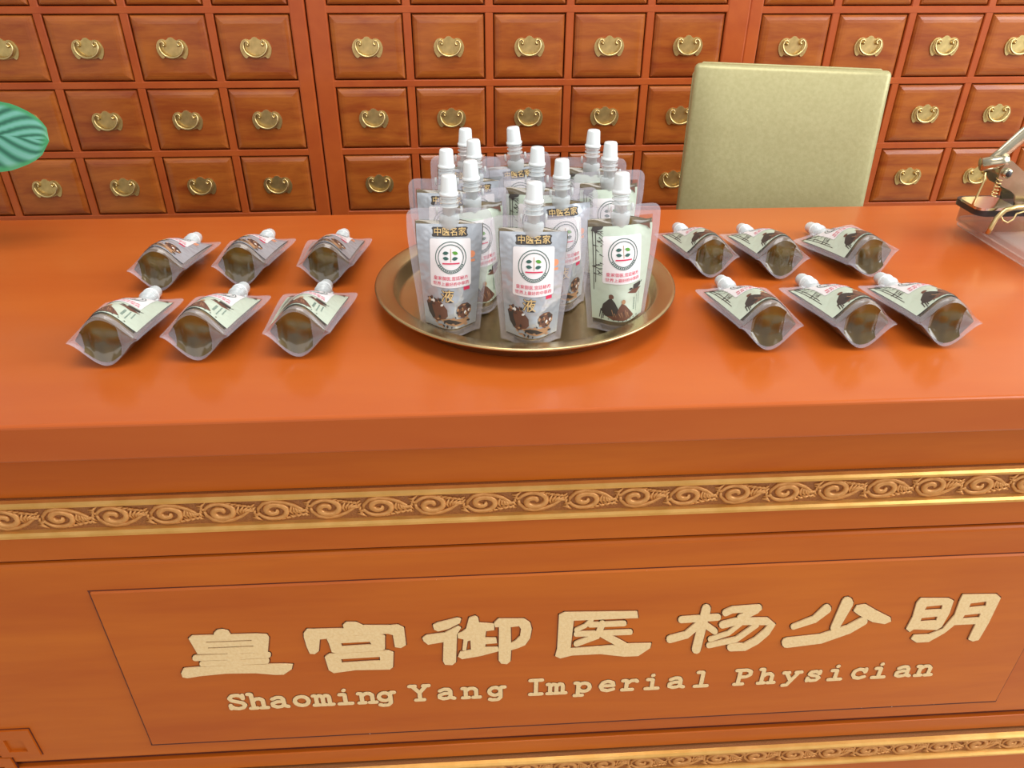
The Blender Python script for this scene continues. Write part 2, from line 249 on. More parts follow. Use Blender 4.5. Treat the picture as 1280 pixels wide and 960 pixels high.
# outlines of the raised sign characters on the desk front (x, height relative to the counter top)
CHARS = [[('P',[(-0.2943,-0.3069),(-0.2925,-0.2998),(-0.2889,-0.2958),(-0.2832,-0.2946),(-0.2769,-0.2976),(-0.275,-0.3059),(-0.2773,-0.309)],[]),('P',[(-0.3216,-0.307),(-0.3174,-0.303),(-0.248,-0.3044),(-0.2363,-0.3062),(-0.2348,-0.3119),(-0.2401,-0.3362),(-0.3173,-0.3331),(-0.3197,-0.3184)],[[(-0.3043,-0.3132),(-0.254,-0.3136),(-0.2544,-0.3156),(-0.3043,-0.3152)],[(-0.3041,-0.3229),(-0.2539,-0.323),(-0.2542,-0.325),(-0.3041,-0.3249)]]),('P',[(-0.3225,-0.3446),(-0.241,-0.3452),(-0.2393,-0.3445),(-0.2378,-0.3423),(-0.2373,-0.3389),(-0.2382,-0.3367),(-0.2398,-0.336),(-0.3208,-0.3354),(-0.3225,-0.3361),(-0.3241,-0.3383),(-0.3247,-0.3417),(-0.3239,-0.3438)],[]),('P',[(-0.3168,-0.3545),(-0.2442,-0.3549),(-0.2425,-0.3542),(-0.2411,-0.3521),(-0.2406,-0.3488),(-0.2415,-0.3466),(-0.243,-0.3459),(-0.3152,-0.3456),(-0.3168,-0.3463),(-0.3184,-0.3484),(-0.3189,-0.3517),(-0.3182,-0.3538)],[]),('P',[(-0.2847,-0.3354),(-0.2878,-0.3514),(-0.2878,-0.3576),(-0.2852,-0.3624),(-0.2798,-0.3627),(-0.2754,-0.3585),(-0.2732,-0.3525),(-0.2703,-0.3364),(-0.2703,-0.3304),(-0.2729,-0.3258),(-0.2782,-0.3254),(-0.2825,-0.3295)],[]),('P',[(-0.3423,-0.3643),(-0.338,-0.3568),(-0.3198,-0.3554),(-0.2792,-0.3548),(-0.2254,-0.357),(-0.2154,-0.3587),(-0.2177,-0.3663),(-0.2282,-0.3752),(-0.2373,-0.3749),(-0.2594,-0.3704),(-0.2931,-0.3686),(-0.323,-0.371),(-0.3371,-0.3735),(-0.3423,-0.3714)],[])],[('P',[(-0.1956,-0.3063),(-0.1915,-0.3006),(-0.1839,-0.3011),(-0.1509,-0.302),(-0.1513,-0.2961),(-0.1476,-0.2921),(-0.1367,-0.2928),(-0.1295,-0.2985),(-0.0998,-0.3004),(-0.0909,-0.3),(-0.0846,-0.3054),(-0.0843,-0.334),(-0.0904,-0.3387),(-0.097,-0.3365),(-0.0977,-0.3161),(-0.1031,-0.3134),(-0.1389,-0.314),(-0.1795,-0.318),(-0.1831,-0.3374),(-0.1882,-0.3422),(-0.1937,-0.3411),(-0.1955,-0.3297),(-0.1965,-0.3128)],[]),('P',[(-0.1717,-0.3179),(-0.168,-0.3154),(-0.112,-0.3135),(-0.1067,-0.3172),(-0.1086,-0.3392),(-0.1122,-0.3417),(-0.1646,-0.3428),(-0.1688,-0.3401),(-0.1703,-0.3247)],[[(-0.1569,-0.3256),(-0.1243,-0.3254),(-0.123,-0.3306),(-0.1565,-0.3317)]]),('P',[(-0.1777,-0.3481),(-0.1725,-0.3433),(-0.1054,-0.3421),(-0.0994,-0.346),(-0.102,-0.3712),(-0.1058,-0.3752),(-0.1451,-0.3734),(-0.1709,-0.3769),(-0.176,-0.3712)],[[(-0.1601,-0.3529),(-0.1154,-0.3519),(-0.1156,-0.3589),(-0.1597,-0.3599)]])],[('P',[(-0.052,-0.3026),(-0.0473,-0.2996),(-0.0247,-0.2929),(-0.0203,-0.2948),(-0.0216,-0.3013),(-0.0355,-0.3103),(-0.0469,-0.3135),(-0.0512,-0.3099)],[]),('P',[(-0.065,-0.3234),(-0.0607,-0.3193),(-0.0403,-0.3166),(-0.024,-0.306),(-0.0208,-0.3096),(-0.0256,-0.3193),(-0.0285,-0.3676),(-0.0329,-0.3726),(-0.0415,-0.3713),(-0.0435,-0.3647),(-0.0414,-0.3318),(-0.0593,-0.335),(-0.064,-0.3285)],[]),('P',[(-0.0152,-0.3116),(-0.0113,-0.2937),(-0.0046,-0.2909),(-0.0013,-0.2944),(-0.0003,-0.3026),(0.0166,-0.3054),(0.0169,-0.3154),(0.0074,-0.3165),(0.0061,-0.3282),(0.0187,-0.329),(0.0197,-0.3377),(0.0066,-0.3385),(0.0058,-0.3443),(0.0209,-0.3447),(0.022,-0.3517),(-0.0002,-0.359),(-0.0213,-0.3628),(-0.0258,-0.3582),(-0.0232,-0.3503),(-0.0104,-0.3477),(-0.0107,-0.3308),(-0.0139,-0.3319),(-0.0163,-0.3491),(-0.0204,-0.347),(-0.0184,-0.3289),(-0.0247,-0.3261),(-0.025,-0.3193),(-0.0199,-0.3163)],[]),('P',[(0.0166,-0.3037),(0.0212,-0.2975),(0.0505,-0.2993),(0.0574,-0.3064),(0.0594,-0.3165),(0.0578,-0.3317),(0.0522,-0.3434),(0.0441,-0.348),(0.036,-0.351),(0.0353,-0.3704),(0.0313,-0.3755),(0.0242,-0.3739),(0.0214,-0.3676),(0.0222,-0.3107),(0.0177,-0.3104)],[[(0.0354,-0.3116),(0.0449,-0.3106),(0.0473,-0.3157),(0.0462,-0.3275),(0.0405,-0.3357),(0.0359,-0.3388)]])],[('P',[(0.09,-0.2953),(0.0956,-0.2917),(0.1789,-0.2954),(0.1811,-0.3061),(0.1071,-0.3056),(0.1056,-0.3533),(0.1404,-0.3522),(0.1709,-0.3498),(0.2006,-0.3508),(0.2003,-0.3588),(0.1872,-0.3722),(0.1704,-0.3721),(0.1412,-0.3654),(0.108,-0.3655),(0.0939,-0.3699),(0.0879,-0.3652),(0.0898,-0.3529)],[]),('P',[(0.1118,-0.3251),(0.1221,-0.3184),(0.1294,-0.3085),(0.13,-0.307),(0.1298,-0.3049),(0.1285,-0.303),(0.1271,-0.3027),(0.126,-0.3034),(0.1193,-0.3126),(0.1095,-0.3188),(0.1086,-0.32),(0.1083,-0.322),(0.1091,-0.3243),(0.1105,-0.3253)],[]),('P',[(0.1267,-0.3184),(0.1661,-0.3187),(0.1676,-0.318),(0.1685,-0.316),(0.1681,-0.3129),(0.1668,-0.3109),(0.1652,-0.3102),(0.126,-0.31),(0.1245,-0.3107),(0.1236,-0.3127),(0.1238,-0.3158),(0.1251,-0.3178)],[]),('P',[(0.1113,-0.3331),(0.1744,-0.3339),(0.1759,-0.3332),(0.1768,-0.3312),(0.1764,-0.328),(0.1751,-0.3259),(0.1734,-0.3253),(0.1106,-0.3245),(0.1091,-0.3251),(0.1081,-0.3272),(0.1084,-0.3303),(0.1097,-0.3324)],[]),('P',[(0.1364,-0.311),(0.1332,-0.3293),(0.1105,-0.3414),(0.1092,-0.3428),(0.1087,-0.3455),(0.1097,-0.3486),(0.1114,-0.3501),(0.1131,-0.3501),(0.1381,-0.3378),(0.1439,-0.3159),(0.144,-0.3127),(0.1426,-0.3095),(0.1398,-0.3078),(0.1376,-0.3086)],[]),('P',[(0.1397,-0.3355),(0.1686,-0.3595),(0.1709,-0.3603),(0.1731,-0.3591),(0.1742,-0.3553),(0.1734,-0.3516),(0.1716,-0.3492),(0.1428,-0.3255),(0.1406,-0.3246),(0.1384,-0.3258),(0.1373,-0.3295),(0.138,-0.3331)],[])],[('P',[(0.2326,-0.3181),(0.2753,-0.3165),(0.2771,-0.3156),(0.278,-0.3129),(0.2772,-0.3089),(0.2753,-0.3064),(0.2731,-0.3057),(0.2307,-0.3073),(0.2289,-0.3082),(0.2279,-0.3108),(0.2286,-0.3148),(0.2305,-0.3173)],[]),('P',[(0.2533,-0.2941),(0.2507,-0.363),(0.2514,-0.3674),(0.2539,-0.3715),(0.258,-0.3732),(0.2607,-0.3712),(0.2616,-0.3675),(0.2638,-0.2982),(0.2631,-0.2941),(0.2607,-0.2904),(0.2568,-0.2889),(0.2542,-0.2906)],[]),('P',[(0.2504,-0.316),(0.2381,-0.3332),(0.2203,-0.3391),(0.2185,-0.3407),(0.2178,-0.3442),(0.2191,-0.3488),(0.2215,-0.3512),(0.2239,-0.3514),(0.2435,-0.3446),(0.2572,-0.3258),(0.2581,-0.323),(0.2575,-0.3192),(0.255,-0.3156),(0.2524,-0.3147)],[]),('P',[(0.2597,-0.3272),(0.2725,-0.339),(0.2746,-0.3401),(0.2766,-0.3393),(0.2776,-0.3362),(0.2769,-0.333),(0.2753,-0.3307),(0.2625,-0.3189),(0.2605,-0.3179),(0.2585,-0.3187),(0.2575,-0.3217),(0.2581,-0.3249)],[]),('P',[(0.284,-0.3092),(0.2906,-0.305),(0.321,-0.3037),(0.3228,-0.3027),(0.3237,-0.3001),(0.3228,-0.2962),(0.3207,-0.2937),(0.3186,-0.293),(0.2878,-0.2944),(0.2795,-0.2992),(0.2782,-0.301),(0.278,-0.3041),(0.2797,-0.3078),(0.282,-0.3095)],[]),('P',[(0.3149,-0.2963),(0.2982,-0.3085),(0.2969,-0.3106),(0.2969,-0.314),(0.2989,-0.3179),(0.3014,-0.3195),(0.3036,-0.3191),(0.3203,-0.3067),(0.3215,-0.3046),(0.3215,-0.3012),(0.3195,-0.2974),(0.317,-0.2959)],[]),('P',[(0.2832,-0.3301),(0.2984,-0.3252),(0.3349,-0.3277),(0.3362,-0.326),(0.3324,-0.3354),(0.3234,-0.3489),(0.3119,-0.3584),(0.2964,-0.3577),(0.2941,-0.3587),(0.2929,-0.3619),(0.2938,-0.3669),(0.2962,-0.3703),(0.2989,-0.3714),(0.3165,-0.3716),(0.3304,-0.3601),(0.3404,-0.3447),(0.345,-0.3277),(0.3334,-0.3157),(0.2958,-0.3134),(0.2795,-0.3187),(0.2778,-0.3202),(0.2772,-0.3234),(0.2786,-0.3276),(0.281,-0.3299)],[]),('P',[(0.3014,-0.3193),(0.289,-0.3359),(0.2688,-0.3447),(0.2678,-0.3459),(0.2675,-0.3481),(0.2685,-0.3508),(0.2701,-0.3522),(0.2716,-0.3523),(0.2926,-0.3429),(0.3056,-0.3255),(0.3062,-0.3238),(0.3058,-0.3215),(0.3043,-0.3192),(0.3026,-0.3186)],[]),('P',[(0.3196,-0.3233),(0.3002,-0.3463),(0.269,-0.3545),(0.2676,-0.3556),(0.267,-0.3581),(0.268,-0.3615),(0.2698,-0.3634),(0.2716,-0.3637),(0.3041,-0.355),(0.3245,-0.3308),(0.3253,-0.3289),(0.3249,-0.3261),(0.3231,-0.3234),(0.3211,-0.3225)],[])],[('P',[(0.4162,-0.2917),(0.413,-0.3361),(0.4134,-0.3399),(0.4156,-0.344),(0.4194,-0.3466),(0.4221,-0.3458),(0.4233,-0.343),(0.4307,-0.3013),(0.4302,-0.296),(0.4271,-0.2904),(0.4218,-0.2869),(0.4179,-0.288)],[]),('P',[(0.3964,-0.2992),(0.387,-0.3165),(0.3653,-0.3291),(0.3641,-0.3305),(0.364,-0.3331),(0.3654,-0.3363),(0.3674,-0.3378),(0.3691,-0.3378),(0.3933,-0.3274),(0.4058,-0.311),(0.4067,-0.3076),(0.4056,-0.303),(0.4021,-0.2987),(0.3987,-0.2977)],[]),('P',[(0.434,-0.3105),(0.4355,-0.3022),(0.4458,-0.3005),(0.4619,-0.3122),(0.4823,-0.3254),(0.4845,-0.3314),(0.4778,-0.3355),(0.462,-0.331),(0.4418,-0.3177)],[]),('P',[(0.4466,-0.3223),(0.432,-0.335),(0.4022,-0.3489),(0.3622,-0.3527),(0.3595,-0.3543),(0.3584,-0.3587),(0.3602,-0.365),(0.3636,-0.369),(0.367,-0.37),(0.4081,-0.365),(0.4395,-0.3492),(0.4545,-0.3348),(0.4557,-0.3321),(0.4552,-0.3279),(0.4522,-0.3233),(0.449,-0.3216)],[])],[('P',[(0.5095,-0.2945),(0.5436,-0.2966),(0.551,-0.301),(0.5527,-0.3214),(0.5505,-0.3455),(0.5459,-0.3504),(0.5166,-0.3474),(0.513,-0.3518),(0.5071,-0.3461),(0.509,-0.3254),(0.5069,-0.3017)],[[(0.5209,-0.3085),(0.5397,-0.307),(0.5408,-0.3145),(0.52,-0.3152)],[(0.5206,-0.3279),(0.5397,-0.3264),(0.5402,-0.3336),(0.5209,-0.3345)]]),('P',[(0.5588,-0.2916),(0.6002,-0.2934),(0.6072,-0.2995),(0.6075,-0.3422),(0.6054,-0.3723),(0.5985,-0.3744),(0.5916,-0.3703),(0.5917,-0.3429),(0.5657,-0.343),(0.5577,-0.3565),(0.5424,-0.3716),(0.5274,-0.3717),(0.5184,-0.3646),(0.5198,-0.3583),(0.5383,-0.3581),(0.5529,-0.3491),(0.56,-0.3253),(0.5584,-0.3015)],[[(0.5733,-0.3064),(0.5919,-0.3042),(0.5934,-0.312),(0.5735,-0.3142)],[(0.5725,-0.3261),(0.5916,-0.3245),(0.5921,-0.3318),(0.5718,-0.3329)]])]]

# ================================================================ the room
def struct(name, bm, m): return tag(obj(name, bm, m), kind='structure')
struct('floor', BX(-4, 4, -3, 2.15, -.05, 0), M['floor'])
struct('wall_back', BX(-4, 4, 2.06, 2.15, 0, 2.9), M['wall'])
struct('wall_left', BX(-3.3, -3.2, -3, 2.06, 0, 2.9), M['wall'])
struct('baseboard_back', BX(-3.2, 3.9, 2.045, 2.06, 0, .10, bev=.003), M['front'])

# ================================================================ medicine cabinets
DX, DZ = .1591, .1347
DW, DH = .1395, .1175
def drawer_mesh():
    bm = bmesh.new()
    # raised, softly bevelled front on a box
    prof = [(0, .012), (.0, -.003), (.0015, -.0060), (.0045, -.0085), (.0095, -.0100), (.015, -.0105)]
    rings = []
    for ins, y in prof:
        x, z = DW/2-ins, DH/2-ins
        rings.append([bm.verts.new((sx*x, y, sz*z)) for sx, sz in ((-1,-1),(1,-1),(1,1),(-1,1))])
    for a, b in zip(rings, rings[1:]):
        for k in range(4): bm.faces.new((a[k], a[(k+1)%4], b[(k+1)%4], b[k]))
    bm.faces.new(rings[-1]); bm.faces.new(rings[0][::-1])
    return mesh_from('drawer', bm, M['drawer'])
def plate_mesh():
    """lobed Chinese style back plate"""
    half = [(0,.0205),(.004,.0195),(.007,.0165),(.011,.0150),(.013,.0165),(.017,.0170),(.022,.0155),(.0255,.0125),(.0285,.007),(.0300,.001),(.0290,-.006),(.0265,-.012),(.0235,-.0165),(.0205,-.0180),(.0180,-.0165),(.0165,-.0145),(.012,-.0160),(.006,-.0172),(0,-.0175)]
    pts = half+[(-x, z) for x, z in half[-2:0:-1]]
    bm = bmesh.new(); prism(bm, pts, [], -.0030, 0)
    for x, z in ((-.0115,-.0085),(.0115,-.0085)):
        lathe(bm, [(.0014,0),(.0014,.0006),(0,.0007)], 8, (x,-.0031,z), 1, 'y')
    return mesh_from('back_plate', bm, [M['brass_plate'], M['groove']])
def bail_mesh():
    pts, rad = [], []
    for i in range(23):
        a = PI+0.12 + (PI-.24)*i/22
        pts.append((.0225*math.cos(a), -.0075-.002*math.sin(PI*i/22), .0045+.0195*math.sin(a))); rad.append(.0019+.0006*math.sin(PI*i/22))
    def curl(s):
        return [(s*x, -.0065, z) for x, z in ((.0222,.0065),(.0205,.0115),(.0165,.0140),(.0130,.0120),(.0122,.0085),(.0140,.0060))]
    l = curl(-1)[::-1]; r = curl(1)
    allp = l+pts+r; allr = [.0022,.0016,.0015,.0015,.0017,.0018]+rad+[.0018,.0017,.0015,.0015,.0016,.0022]
    bm = tube(bmesh.new(), allp, allr, 7)
    for s in (-1, 1): lathe(bm, [(.0028,.0),(.0030,-.004),(.0016,-.0065),(0,-.007)], 8, (s*.0140,-.002,.0065), 0, 'y')
    return mesh_from('bail_pull', bm, M['brass'], True)
DM, PM, BM_ = drawer_mesh(), plate_mesh(), bail_mesh()
def cabinet(x0, x1, xh, zh, y, label):
    """x0..x1 width, xh = first column of pulls, zh = a row of pulls (relative to counter top)"""
    t = thing('medicine_cabinet', label, 'cabinet', ((x0+x1)/2, y, 0), group='wall of small-drawer medicine cabinets')
    ox = (x0+x1)/2; kmin, kmax = -3, 2
    cw = (x1-x0)/2-.0012
    zb = T+zh+(kmin-.5)*DZ; zt = T+zh+(kmax+.5)*DZ
    bm = bmesh.new()
    box(bm, -cw, cw, .03, .40, .08, zt+.05); obj('carcass', bm, M['rail'], t)
    for s in (-1, 1):                     # stiles
        e = xh-ox-DX/2+.0080 if s < 0 else xh-ox+4.5*DX-.0080
        a, b = (-cw, e) if s < 0 else (e, cw)
        obj('stile', BX(a, b, 0, .03, .08, zt+.05, bev=.0035), M['rail'], t)
    L_, R_ = xh-ox-DX/2, xh-ox+4.5*DX
    bm = bmesh.new()
    for k in range(kmin, kmax+2):
        z = T+zh+(k-.5)*DZ; h = (DZ-DH)/2-.0019
        box(bm, L_-.0005, R_+.0005, .0005, .03, z-h, z+h, bev=.0015, seg=1)
    obj('rail', bm, M['rail'], t)
    bm = bmesh.new()
    for i in range(1, 5):
        x = L_+i*DX; h = (DX-DW)/2-.0019
        box(bm, x-h, x+h, .001, .03, zb, zt, bev=.0015, seg=1)
    obj('mullion', bm, M['rail'], t)
    obj('top_board', BX(-cw, cw, -.02, .41, zt+.05, zt+.08, bev=.004), M['rail'], t)
    obj('plinth', BX(-cw, cw, .02, .38, 0, .08), M['rail'], t)
    # cupboard doors below the drawers
    for i in range(2):
        a = L_ + i*(R_-L_)/2+.004; b = a+(R_-L_)/2-.008
        d = obj('door', BX(a, b, -.004, .028, .09, zb-.012, bev=.006), M['drawer'], t)
        obj('knob', lathe(bmesh.new(), [(0,-.03),(.010,-.028),(.012,-.020),(.006,-.010),(.006,0)], 14, ((b-.03) if i == 0 else (a+.03), -.004, zb-.12), 0, 'y'), M['brass'], d, True)
    for k in range(kmin, kmax+1):
        for i in range(5):
            d = ob('drawer', DM, t, (xh-ox+i*DX, .008+random.uniform(-.0012,.0012), T+zh+k*DZ))
            ob('back_plate', PM, d, (0, -.0100, 0), (0, random.uniform(-.03,.03), 0))
            ob('bail_pull', BM_, d, (0, -.0105, 0), (random.uniform(-.05,.03), random.uniform(-.03,.03), 0))
    return t
cabinet(-1.151, -.2985, -1.0386, .1508, 1.626, 'red-brown drawer cabinet on the left behind the green leaf')
cabinet(-.2985, .5685, -.187, .1508, 1.626, 'red-brown drawer cabinet in the middle behind the brass tray')
cabinet(.5685, 1.419, .6692, .1467, 1.638, 'red-brown drawer cabinet on the right behind the gold-green chair')

# ================================================================ reception desk
YF, YB, YP, YL = .557, 1.088, .587, .5845
desk = thing('reception_desk', 'long orange lacquered wooden desk with gold scroll bands and gold lettering', 'desk', (0,0,T))
XL, XR = -.98, 1.24
bm = BX(XL, XR, YF, YB, -.040, 0, bev=.0034, seg=3); obj('countertop', bm, M['top'], desk)
XL2, XR2 = XL+.03, XR-.03
obj('apron', BX(XL2, XR2, YP-.001, YB-.03, -.1018, -.040), M['front'], desk)
obj('front_panel', BX(XL2, XR2, YP+.006, YP+.024, -.70, -.1018), M['groove'], desk)
obj('top_rail', BX(XL2, XR2, YP, YP+.01, -.1858, -.149, bev=.0012), M['front'], desk)
# main field with fret corners cut in
FX0, FX1, FZ1, FZ0 = -.606, .870, -.1905, -.5275
obj('field_panel', BX(FX0+.002, FX1-.002, YP, YP+.01, FZ0+.001, FZ1-.0005, bev=.0055, seg=3), M['front'], desk)
for a, b in ((XL2, FX0-.002), (FX1+.002, XR2)):
    obj('end_panel', BX(a, b, YP, YP+.01, -.5605, FZ1+.0027, bev=.0012), M['front'], desk)
obj('bottom_rail', BX(FX0-.002, FX1+.002, YP, YP+.01, -.5605, FZ0-.0075, bev=.0012), M['front'], desk)
obj('lower_panel', BX(XL2, XR2, YP, YP+.012, -.70, -.612, bev=.0015), M['front'], desk)
for a in (XL2, XR2-.02): obj('side_panel', BX(a, a+.02, YP+.024, YB-.04, -.70, -.04), M['front'], desk)
obj('plinth', BX(XL2-.01, XR2+.01, YP-.012, YB-.04, -T, -.70, bev=.003), M['front'], desk)
# square fret ornaments at the field corners
def fret(x, z, sx, sz):
    """raised square ring with a square recess, set in a dark joint"""
    q = lambda a0, a1, b0, b1: [(x+sx*a0, z+sz*b0), (x+sx*a1, z+sz*b0), (x+sx*a1, z+sz*b1), (x+sx*a0, z+sz*b1)]
    bm = bmesh.new(); prism(bm, q(-.0478,.0012,-.0522,.0012), [q(-.0350,-.0120,-.0415,-.0165)], YP-.0006, YP+.001)
    g = obj('fret_joint', bm, M['groove'], desk)
    bm = bmesh.new(); prism(bm, q(-.0465,0,-.0510,0), [q(-.0345,-.0125,-.0410,-.0170)], YP-.0030, YP+.001)
    bmesh.ops.recalc_face_normals(bm, faces=bm.faces)
    return obj('corner_fret', bm, M['front'], g)
fret(-.5435, -.457, 1, 1); fret(-.5815, -.5100, 1, 1); fret(.8465, -.5100, -1, 1)
fret(.8085, -.457, -1, 1)

# ---- gilded scroll bands
def scroll_mesh():
    """one volute with its stem, acanthus tufts and buds; the next one is mirrored"""
    bm = bmesh.new(); pts, rad = [], []
    for i in range(34):
        u = i/33; a = PI*.05+u*PI*3.0; r = .0110*(1-u)**.85+.0012
        pts.append((-r*math.cos(a)*1.32, 0, r*math.sin(a)*.98)); rad.append(.0016+.0017*math.sin(PI*u)**.7+.0006*u)
    tube(bm, pts, rad, 6, .8)
    x0, z0 = pts[0][0], pts[0][2]
    q = [(x0, 0, z0), (x0+.001, 0, z0-.0050), (x0+.007, 0, -.0096), (x0+.016, 0, -.0115), (x0+.026, 0, -.0100), (x0+.035, 0, -.0060), (x0+.043, 0, .0000), (x0+.050, 0, .0050)]
    tube(bm, q, [.0016,.0020,.0024,.0026,.0025,.0021,.0016,.0008], 6, .8)
    def frond(x, z, ang, ln, w): tube(bm, [(x, .0004, z), (x+ln*.5*math.cos(ang+.25), -.0006, z+ln*.5*math.sin(ang+.25)), (x+ln*math.cos(ang-.15), 0, z+ln*math.sin(ang-.15))], [w*.6, w, w*.35], 6, .8)
    for k in range(6): frond(.0175+.0016*k, -.0050+.0008*k, 1.65-.27*k, .0125-.0010*k, .0018)      # fan rising from the stem
    for k in range(5): frond(.0040+.0050*k, .0078-.0006*k, .55-.12*k, .0080, .0017)               # leaf running along the top
    for k in range(4): frond(-.0180, -.0080+.0036*k, 2.5-.35*k, .0062, .0015)                      # buds behind the volute
    frond(.0290, -.0085, -.25, .0100, .0018); frond(.0300, -.0060, .15, .0100, .0016)
    return mesh_from('scroll_motif', bm, M['gilt'], True)
SM = scroll_mesh()
def band(ztop, hb, name):
    b = obj(name, BX(XL2-.004, XR2+.004, YP-.004, YP+.01, ztop-hb, ztop), M['gilt_ground'], desk)
    for z0, z1 in ((ztop-.0088, ztop), (ztop-hb, ztop-hb+.0090)):
        bm = bmesh.new()
        prof = [(YP-.004, z0), (YP-.0085, z0+.0012), (YP-.0105, z0+.003), (YP-.0105, z1-.0030), (YP-.0080, z1-.0010), (YP-.004, z1)]
        pts = [[bm.verts.new((x, y, z)) for y, z in prof] for x in (XL2-.006, XR2+.006)]
        for k in range(len(prof)-1): bm.faces.new((pts[0][k], pts[1][k], pts[1][k+1], pts[0][k+1]))
        obj('gold_rail', bm, M['gilt_rail'], b)
    n = int((XR2-XL2)/.0515)
    x = XL2+.03
    zc = ztop-hb/2
    for i in range(n-1):
        s = ob('scroll_motif', SM, b, (x+i*.0515, YP-.0045, zc), (0, 0, 0))
        s.scale = (1, 1, 1 if i % 2 else -1)
    return b
band(-.1024, .0465, 'carved_band'); band(-.5655, .0465, 'carved_band')

# ---- name plaque
pq = obj('name_plaque', BX(-.4087, .6735, YL, YP+.004, -.4992, -.2318, bev=.0018, seg=1), M['front'], desk)
bm = bmesh.new()
for a, b, c, d in ((-.4105,.6753,-.2318,-.2305), (-.4105,.6753,-.5030,-.4992), (-.4100,-.4087,-.4992,-.2318), (.6735,.6748,-.4992,-.2318)): box(bm, a, b, YP-.0003, YP+.003, c, d)
obj('plaque_joint', bm, M['groove'], pq)
bm = bmesh.new()
for i in range(26):
    if i < 18: x = random.uniform(-.40, .66); z = random.choice((-.2335, -.4975))+random.uniform(-.002,.002)
    else: x = random.choice((-.405,-.405,.67)); z = random.uniform(-.49, -.24)
    lathe(bm, [(random.uniform(.0004,.0009),0),(.0003,.0005),(0,.0006)], 6, (x, YL, z), 0, 'y')
tag(obj('paint_speck', bm, M['ink_white'], pq), kind='stuff')
def _outline(bm, loop, w):
    for a, b in zip(loop, loop[1:]+loop[:1]): capsule(bm, a, b, w, w, YL-.00035, YL+.0005, 1, 3)
for strokes in CHARS:
    bm = bmesh.new(); j = 0
    for s in strokes:
        y = YL-.0016-j*.00004; j += 1
        if s[0] == 'P':
            prism(bm, s[1], s[2], y, YL+.0005, 0)
            for lp in [s[1]]+s[2]: _outline(bm, lp, .0026)
        else:
            for (p, q), (w0, w1) in zip(zip(s[1], s[1][1:]), zip(s[2], s[2][1:])):
                capsule(bm, p, q, w0, w1, y, YL+.0005, 0); capsule(bm, p, q, w0+.0026, w1+.0026, YL-.00035, YL+.0005, 1); y -= .00001
    obj('chinese_character', bm, [M['letter'], M['letter_edge']], pq)
def ell(cx, cz, rx, rz, n=12, a0=0, a1=2*PI): return [(cx+rx*math.cos(a0+(a1-a0)*i/n), cz+rz*math.sin(a0+(a1-a0)*i/n)) for i in range(n+1)]
GL = {
 'S': [[(.70,.76),(.62,.90),(.45,.97),(.24,.93),(.13,.77),(.20,.60),(.42,.51),(.63,.42),(.72,.25),(.62,.08),(.42,.02),(.22,.06),(.10,.22)],[(.70,.96),(.70,.72)],[(.10,.04),(.10,.28)]],
 'h': [[(.16,0),(.16,1)],[(.02,1),(.16,1)],[(.16,.46),(.30,.64),(.48,.66),(.60,.54),(.60,0)],[(.02,0),(.30,0)],[(.46,0),(.76,0)]],
 'a': [[(.12,.58),(.30,.68),(.50,.66),(.58,.52),(.58,.08),(.74,.0)],[(.58,.38),(.30,.38),(.10,.28),(.10,.10),(.26,.0),(.46,.04),(.58,.16)]],
 'o': [ell(.38,.34,.30,.32)],
 'm': [[(.08,0),(.08,.66)],[(-.04,.66),(.08,.66)],[(.08,.52),(.20,.66),(.32,.62),(.36,.5),(.36,0)],[(.36,.52),(.48,.66),(.60,.62),(.64,.5),(.64,0)],[(-.04,0),(.18,0)],[(.28,0),(.46,0)],[(.56,0),(.78,0)]],
 'i': [[(.38,0),(.38,.66)],[(.16,.66),(.38,.66)],[(.10,0),(.66,0)],[(.36,.94),(.38,.96)]],
 'n': [[(.14,0),(.14,.66)],[(.0,.66),(.14,.66)],[(.14,.48),(.30,.65),(.48,.65),(.60,.52),(.60,0)],[(.0,0),(.28,0)],[(.46,0),(.76,0)]],
 'g': [ell(.33,.36,.25,.28),[(.58,.64),(.58,-.08),(.46,-.24),(.22,-.26),(.10,-.20)],[(.58,.64),(.76,.64)]],
 'Y': [[(.08,1),(.38,.52),(.68,1)],[(.38,.52),(.38,0)],[(-.04,1),(.20,1)],[(.56,1),(.80,1)],[(.20,0),(.56,0)]],
 'I': [[(.38,0),(.38,1)],[(.12,1),(.64,1)],[(.12,0),(.64,0)]],
 'p': [[(.14,-.24),(.14,.66)],[(0,.66),(.14,.66)],ell(.40,.34,.26,.30),[(0,-.24),(.34,-.24)]],
 'e': [[(.10,.36),(.66,.36),(.62,.56),(.40,.68),(.18,.60),(.08,.34),(.18,.08),(.40,.0),(.66,.10)]],
 'r': [[(.22,0),(.22,.66)],[(.04,.66),(.22,.66)],[(.22,.44),(.40,.64),(.60,.66),(.68,.58)],[(.04,0),(.50,0)]],
 'l': [[(.38,0),(.38,1)],[(.16,1),(.38,1)],[(.10,0),(.66,0)]],
 'P': [[(.20,0),(.20,1)],[(.04,1),(.50,1),(.68,.88),(.68,.66),(.50,.52),(.20,.50)],[(.04,0),(.42,0)]],
 'y': [[(.10,.66),(.38,.06)],[(.66,.66),(.38,.06),(.24,-.24),(.06,-.26)],[(-.02,.66),(.22,.66)],[(.54,.66),(.78,.66)]],
 's': [[(.62,.52),(.44,.66),(.22,.62),(.16,.48),(.30,.38),(.52,.32),(.64,.18),(.52,.02),(.28,.0),(.12,.14)],[(.62,.66),(.62,.48)],[(.12,.0),(.12,.2)]],
 'c': [[(.64,.46),(.52,.62),(.32,.66),(.14,.54),(.10,.30),(.22,.06),(.42,.0),(.66,.10)],[(.64,.66),(.64,.44)]]}
